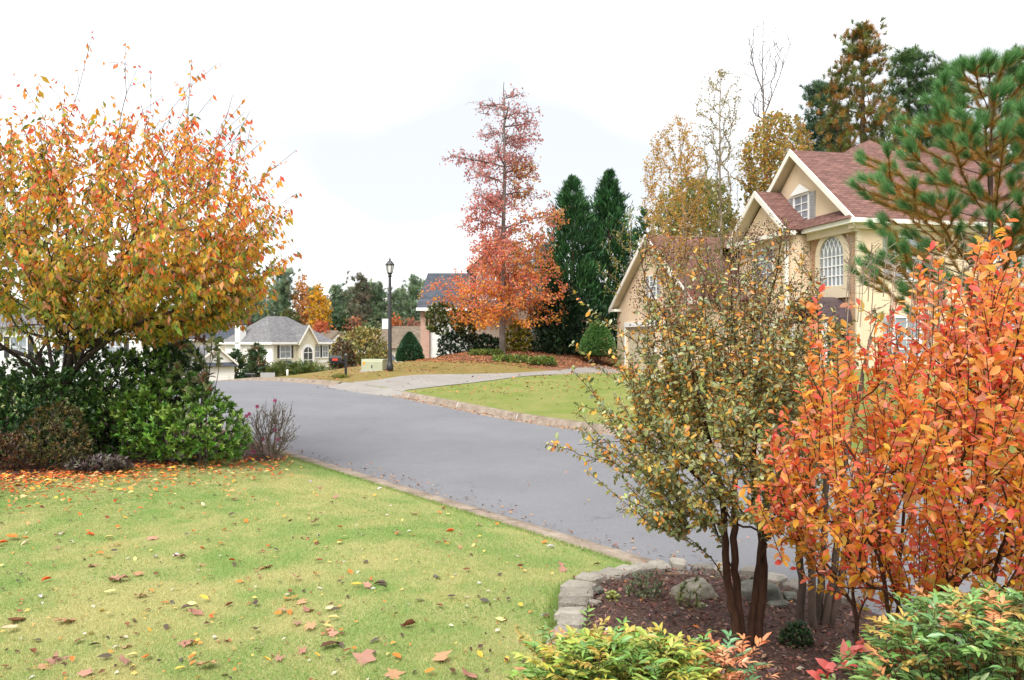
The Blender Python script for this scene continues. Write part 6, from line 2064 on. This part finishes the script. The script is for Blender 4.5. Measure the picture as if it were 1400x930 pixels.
for i, (x, y, l_) in enumerate(((1062, 838, 'flat slate piece lying in the mulch right of the grey boulder'), (1080, 826, 'second slate piece between the grey boulder and the edging'), (812, 836, 'small pale rubble stone inside the stone edging'), (818, 818, 'dark slate chip near the curve of the edging'))):
    V, Fq = rough_block((.16, .14, .07, .12)[i], (.1, .1, .05, .06)[i], .03, R_(320 + i), .008)
    me = bpy.data.meshes.new('flat_stone'); me.from_pydata(V, [], Fq); me.update(); me.materials.append(M['boulder_dark' if i != 2 else 'stone'])
    o = tag(link('flat_stone', me), l_, 'stone')
    X, Y = at(x, y); o.location = (X, Y, gz(X, Y) + .065); o.rotation_euler = (.05, -.08, i * 1.3)

# mulch chips
r = R_(331)
n = 16000
bb0, bb1 = BED.min(0), BED.max(0)
q = r.uniform(bb0, bb1, (n * 2, 2)); q = q[in_poly(q[:, 0], q[:, 1], BED)][:n]
P = np.column_stack([q, ground(q[:, 0], q[:, 1]) + .055 + r.uniform(0, .02, len(q))])
D = rand_dirs(len(P), r) * (1, 1, .35)
L = r.uniform(.018, .055, len(P))
V, Fs, C = leaf_geo(P, D, norm(rand_dirs(len(P), r) + (0, 0, .9)), L, L * r.uniform(.18, .45, len(P)), pal([(132, 90, 78), (108, 74, 66), (154, 112, 98), (84, 60, 54), (172, 138, 122), (124, 106, 104)], len(P), r, .2), T2)
link('mulch_chips', mesh_np('mulch_chips', V, Fs, M['litter'], C))['kind'] = 'stuff'

# fallen leaves: the ones that read singly are objects, the small litter is stuff
def lobed(r, lobes=5):
    n = lobes * 2
    V = [(.42, 0, .02)]
    for i in range(n + 1):
        a = -2.3 + 4.6 * i / n + r.normal(0, .07)
        rad = (.56 if i % 2 else .3) * (1.1 - .5 * abs(i - n / 2) / n) * r.uniform(.78, 1.18)
        V.append((.42 + rad * math.cos(a), rad * math.sin(a), rad * r.normal(.08, .22)))
    V.append((0, 0, 0))
    Fq = [(0, i, i + 1) for i in range(1, n + 1)] + [(0, n + 1, n + 2), (0, n + 2, 1)]
    return V, Fq


def oval(r):
    V = T8[0] * (1, .5, 1.0)
    V[:, 2] += .35 * (V[:, 0] - .5) ** 2 * r.uniform(-.5, 1.6) + np.abs(V[:, 1]) * r.uniform(-.3, .7)
    return [tuple(v) for v in V], [tuple(int(j) for j in f) for a in T8[1] for f in a]


KINDS = {
    'yellow': (oval, [(240, 205, 96), (232, 186, 80), (230, 210, 140)], 'small yellow cherry leaf fallen on the lawn'),
    'orange': (oval, [(240, 140, 60), (236, 120, 60), (226, 100, 50)], 'small orange cherry leaf fallen on the lawn'),
    'rust': (oval, [(140, 88, 64), (120, 78, 60), (104, 72, 58)], 'small rusty brown leaf curled on the lawn'),
    'dark': (oval, [(80, 66, 62), (96, 80, 74), (70, 62, 60)], 'small dark grey brown leaf on the lawn'),
    'pale': (oval, [(214, 206, 214), (200, 190, 190), (226, 200, 170)], 'small pale silvery leaf underside on the lawn'),
    'tan': (lobed, [(208, 158, 130), (192, 144, 118), (166, 120, 102), (180, 128, 112)], 'tan lobed leaf lying dry on the lawn'),
}
r = R_(341)
LM = {}
for kd, (fn, cols, lab) in KINDS.items():
    LM[kd] = []
    for i in range(5):
        V, Fq = fn(r)
        c = pal(cols, 1, r)
        V = np.array(V)
        f3 = [f for f in Fq if len(f) == 3]; f4 = [f for f in Fq if len(f) == 4]
        LM[kd].append(mesh_np('fallen_leaf', V, [np.array(f3), np.array(f4).reshape(-1, 4)], M['litter'], np.repeat(c, len(V), 0)))


def drop(kd, x, y, size, label=None, group='fallen leaves scattered on the near lawn', stand=0.0, dz=.022):
    o = link('fallen_leaf', LM[kd][r.integers(5)])
    o.location = (x, y, gz(x, y) + dz)
    o.rotation_euler = (r.normal(0, .25) + stand, r.normal(0, .25), r.uniform(0, 6.28))
    o.scale = (size,) * 3
    tag(o, label or KINDS[kd][2], 'leaf', group)


BIG = [(515, 908, 'tan', .19, 'largest tan lobed leaf, near the bottom middle of the lawn'), (437, 892, 'rust', .16, 'big purple brown leaf left of the largest tan leaf'), (590, 909, 'tan', .13, 'pinkish tan lobed leaf right of the largest tan leaf'),
       (290, 909, 'tan', .15, 'tan orange lobed leaf at the bottom left of the lawn'), (375, 776, 'tan', .17, 'tan lobed leaf in the middle of the lawn'), (60, 908, 'tan', .15, 'dull pink lobed leaf in the bottom left corner'),
       (10, 738, 'orange', .17, 'large orange leaf at the left edge of the lawn'), (150, 796, 'tan', .16, 'long tan leaf at the left, level with the stone edging'), (570, 858, 'rust', .12, 'rust coloured leaf standing curled upright on the lawn'),
       (105, 854, 'tan', .17, 'tan leaf among pale leaves at the left'), (600, 795, 'pale', .12, 'pale leaf beside an orange leaf in the middle of the lawn'), (622, 728, 'orange', .13, 'bright orange leaf near the road side of the lawn'), (530, 802, 'dark', .13, 'dark curled leaf left of the pale one, mid lawn'),
       (10, 858, 'rust', .2, 'heaped rust brown leaf at the left edge of the lawn'), (24, 862, 'pale', .13, 'silvery leaf beside the heaped rust leaf')]
for x, y, kd, s_, lab in BIG:
    X, Y = at(x, y); drop(kd, X, Y, s_, lab, stand=(1.2 if 'upright' in lab else 0))
cnt = 0
while cnt < 240:
    px, py = r.uniform(-20, 900), 640 + 290 * r.random() ** 1.15
    X, Y = at(px, py)
    if st(X, Y)[0] > -.35 or in_poly(np.array([X]), np.array([Y]), BED)[0]: continue
    if px > 500 and r.random() < .35: continue
    kd = r.choice(list(KINDS), p=[.14, .2, .24, .18, .06, .18])
    zone = ('close to the road edging' if st(X, Y)[0] > -1.1 else 'just below the shrub bed' if py < 700 else 'near the stone edging' if px > 610 else
            'low at the left of the lawn' if py > 790 and px < 300 else 'low in the middle of the lawn' if py > 790 else 'at the left of the lawn' if px < 300 else 'in the middle of the lawn')
    drop(kd, X, Y, r.uniform(.06, .1) if kd != 'tan' else r.uniform(.08, .13), KINDS[kd][2].replace('on the lawn', '').replace('  ', ' ').strip() + ' ' + zone)
    cnt += 1


def litter(name, P, L, C, tilt=.35):
    n = len(P)
    a = r.uniform(0, 6.283, n)
    D = np.stack([np.cos(a), np.sin(a), r.normal(0, tilt * .6, n)], 1)
    V, Fs, CC = leaf_geo(P, D, norm(np.array([0, 0, 1.]) + r.normal(0, tilt, (n, 3))), L, L * r.uniform(.4, .7, n), C, T4)
    o = link(name, mesh_np(name, V, Fs, M['litter'], CC)); o['kind'] = 'stuff'
    return o


# dense litter at the edge of the shrub bed
n = 2600
pts = []
while len(pts) < n:
    u = r.uniform(-.2, 1)
    px = 400 * u
    edge = np.interp(px, [-100, 0, 90, 180, 260, 330, 385, 410], [662, 654, 648, 640, 634, 632, 630, 622])
    d_ = r.exponential(11) * (1 if r.random() < .8 else -.9)
    if r.random() > np.interp(px, [0, 150, 400], [1, .8, .42]): continue
    X, Y = at(px, edge + d_)
    if st(X, Y)[0] > -.32: continue
    pts.append((X, Y))
pts = np.array(pts)
litter('fallen_leaves', np.column_stack([pts, ground(pts[:, 0], pts[:, 1]) + .05]), r.uniform(.05, .095, n), pal([(240, 140, 70), (236, 120, 60), (244, 190, 80), (226, 110, 60), (240, 170, 110), (150, 80, 60), (236, 205, 140), (170, 90, 60)], n, r))
# sparse small bits on lawn, bed and road
n = 900
pts = []
while len(pts) < n:
    px, py = r.uniform(-60, 1100), r.uniform(560, 935)
    X, Y = at(px, py)
    s_ = st(X, Y)[0]
    if 0 < s_ < RW and r.random() > .13: continue
    if s_ > RW and r.random() > .5: continue
    if in_poly(np.array([X]), np.array([Y]), BED)[0] and r.random() > .45: continue
    pts.append((X, Y))
pts = np.array(pts)
litter('fallen_leaves', np.column_stack([pts, ground(pts[:, 0], pts[:, 1]) + np.where(in_poly(pts[:, 0], pts[:, 1], BED), .075, .02 + .035 * (st(pts[:, 0], pts[:, 1])[0] > 0))]), r.uniform(.02, .055, n),
       pal([(236, 150, 80), (226, 190, 110), (120, 84, 64), (90, 70, 60), (170, 110, 80), (206, 196, 180)], n, r))
# across the road: mound, slope, strip in front of the garage
n = 9000
X = r.uniform(-9, 9, n * 4); Y = r.uniform(27, 47, n * 4)
mk_ = far_mask(X, Y)
s_, t_ = st(X, Y)
pr_ = np.where(mk_[:, 1] > .25, 1.0, .1) * (s_ > RW + .3)
pr_ = np.where(np.abs(drive_side(X, Y)) < 2.3, .02, pr_)
k_ = r.random(n * 4) < pr_
X, Y = X[k_][:n], Y[k_][:n]
litter('fallen_leaves', np.column_stack([X, Y, ground(X, Y) + .03]), r.uniform(.07, .15, len(X)), pal([(196, 130, 92), (176, 110, 80), (206, 150, 110), (150, 92, 70), (214, 140, 90), (120, 80, 66)], len(X), r))
t_ = r.uniform(-2, 16, 420)
X, Y = xy(np.abs(r.normal(0, .22, 420)) + .05, t_)
litter('fallen_leaves', np.column_stack([X, Y, ground(X, Y) + .03]), r.uniform(.02, .06, 420), pal([(150, 110, 84), (120, 84, 66), (214, 150, 90), (90, 72, 62)], 420, r))
# along the far kerb and green lawn
n = 1300
s_ = np.concatenate([RW - .3 + r.normal(0, .1, 600), RW + r.exponential(5, 700) + .3]); t_ = np.concatenate([r.uniform(-6, 18.5, 600), r.uniform(-4, 19, 700)])
X, Y = xy(s_, t_)
litter('fallen_leaves', np.column_stack([X, Y, ground(X, Y) + .03]), r.uniform(.04, .09, n), pal([(196, 130, 92), (150, 92, 70), (214, 160, 100), (120, 80, 66)], n, r))

# grass blades near the camera
r = R_(351)
n = 470000
Y = np.concatenate([4.2 + 11.5 * r.random(330000) ** 1.5, 2.5 + 13 * r.random(140000) ** 1.3])
X = np.concatenate([r.uniform(-1, .45, 330000) * Y[:330000] * .72, -.72 * Y[330000:] - r.random(140000) ** 1.4 * 7])
k_ = (st(X, Y)[0] < -.3) & ~in_poly(X, Y, BED) & ~in_poly(X, Y, LBED)
X, Y = X[k_], Y[k_]
n = len(X)
P = np.column_stack([X, Y, ground(X, Y) - .004])
D = norm(np.column_stack([r.normal(0, .55, n), r.normal(0, .55, n), np.ones(n)]))
nz = np.array([mnoise.noise(Vector((x * .55, y * .55, 0))) * .6 + mnoise.noise(Vector((x * 2.3, y * 2.3, 3))) * .45 for x, y in zip(X, Y)])
f = sstep((nz + .18 + r.normal(0, .12, n)) / .4)[:, None]
C = GREEN * 1.15 * (1 - f) + TAN * 1.15 * f
C = C * 1.2 * (1 + r.normal(0, .09, (n, 1)))
V, Fs, CC = leaf_geo(P, D, rand_dirs(n, r) * (1, 1, .2), r.uniform(.016, .036, n), np.clip(.0022 * Y ** .55, .004, .012), np.clip(C, .01, .8), T1)
link('grass', mesh_np('grass', V, Fs, M['grass_blade'], CC))['kind'] = 'stuff'
# ragged grass where lawns meet stone, kerb and driveway
n = 16000
q = []
for a, b_ in zip(ring[:-1], ring[1:]):
    m = int(np.linalg.norm(b_ - a) * 1500)
    q.append(a + (b_ - a) * r.random((m, 1)))
q = np.concatenate(q)
c0 = BED.mean(0)
q = q + norm(q - c0) * (.1 + np.abs(r.normal(0, .05, (len(q), 1))))
t_ = r.uniform(-3, 22, 9000)
x_, y_ = xy(-.29 - np.abs(r.normal(0, .05, 9000)), t_)
q = np.concatenate([q, np.column_stack([x_, y_])])
q = q[st(q[:, 0], q[:, 1])[0] < -.2]
n = len(q)
P = np.column_stack([q, ground(q[:, 0], q[:, 1]) - .004])
V, Fs, CC = leaf_geo(P, norm(np.column_stack([r.normal(0, .5, n), r.normal(0, .5, n), np.ones(n)])), rand_dirs(n, r) * (1, 1, .2), r.uniform(.03, .07, n), np.full(n, .006), np.clip((GREEN * 1.1)[None] * (1 + r.normal(0, .25, (n, 1))) + np.array([.05, .03, 0]) * r.random((n, 1)), .01, .8), T1)
link('grass', mesh_np('grass', V, Fs, M['grass_blade'], CC))['kind'] = 'stuff'
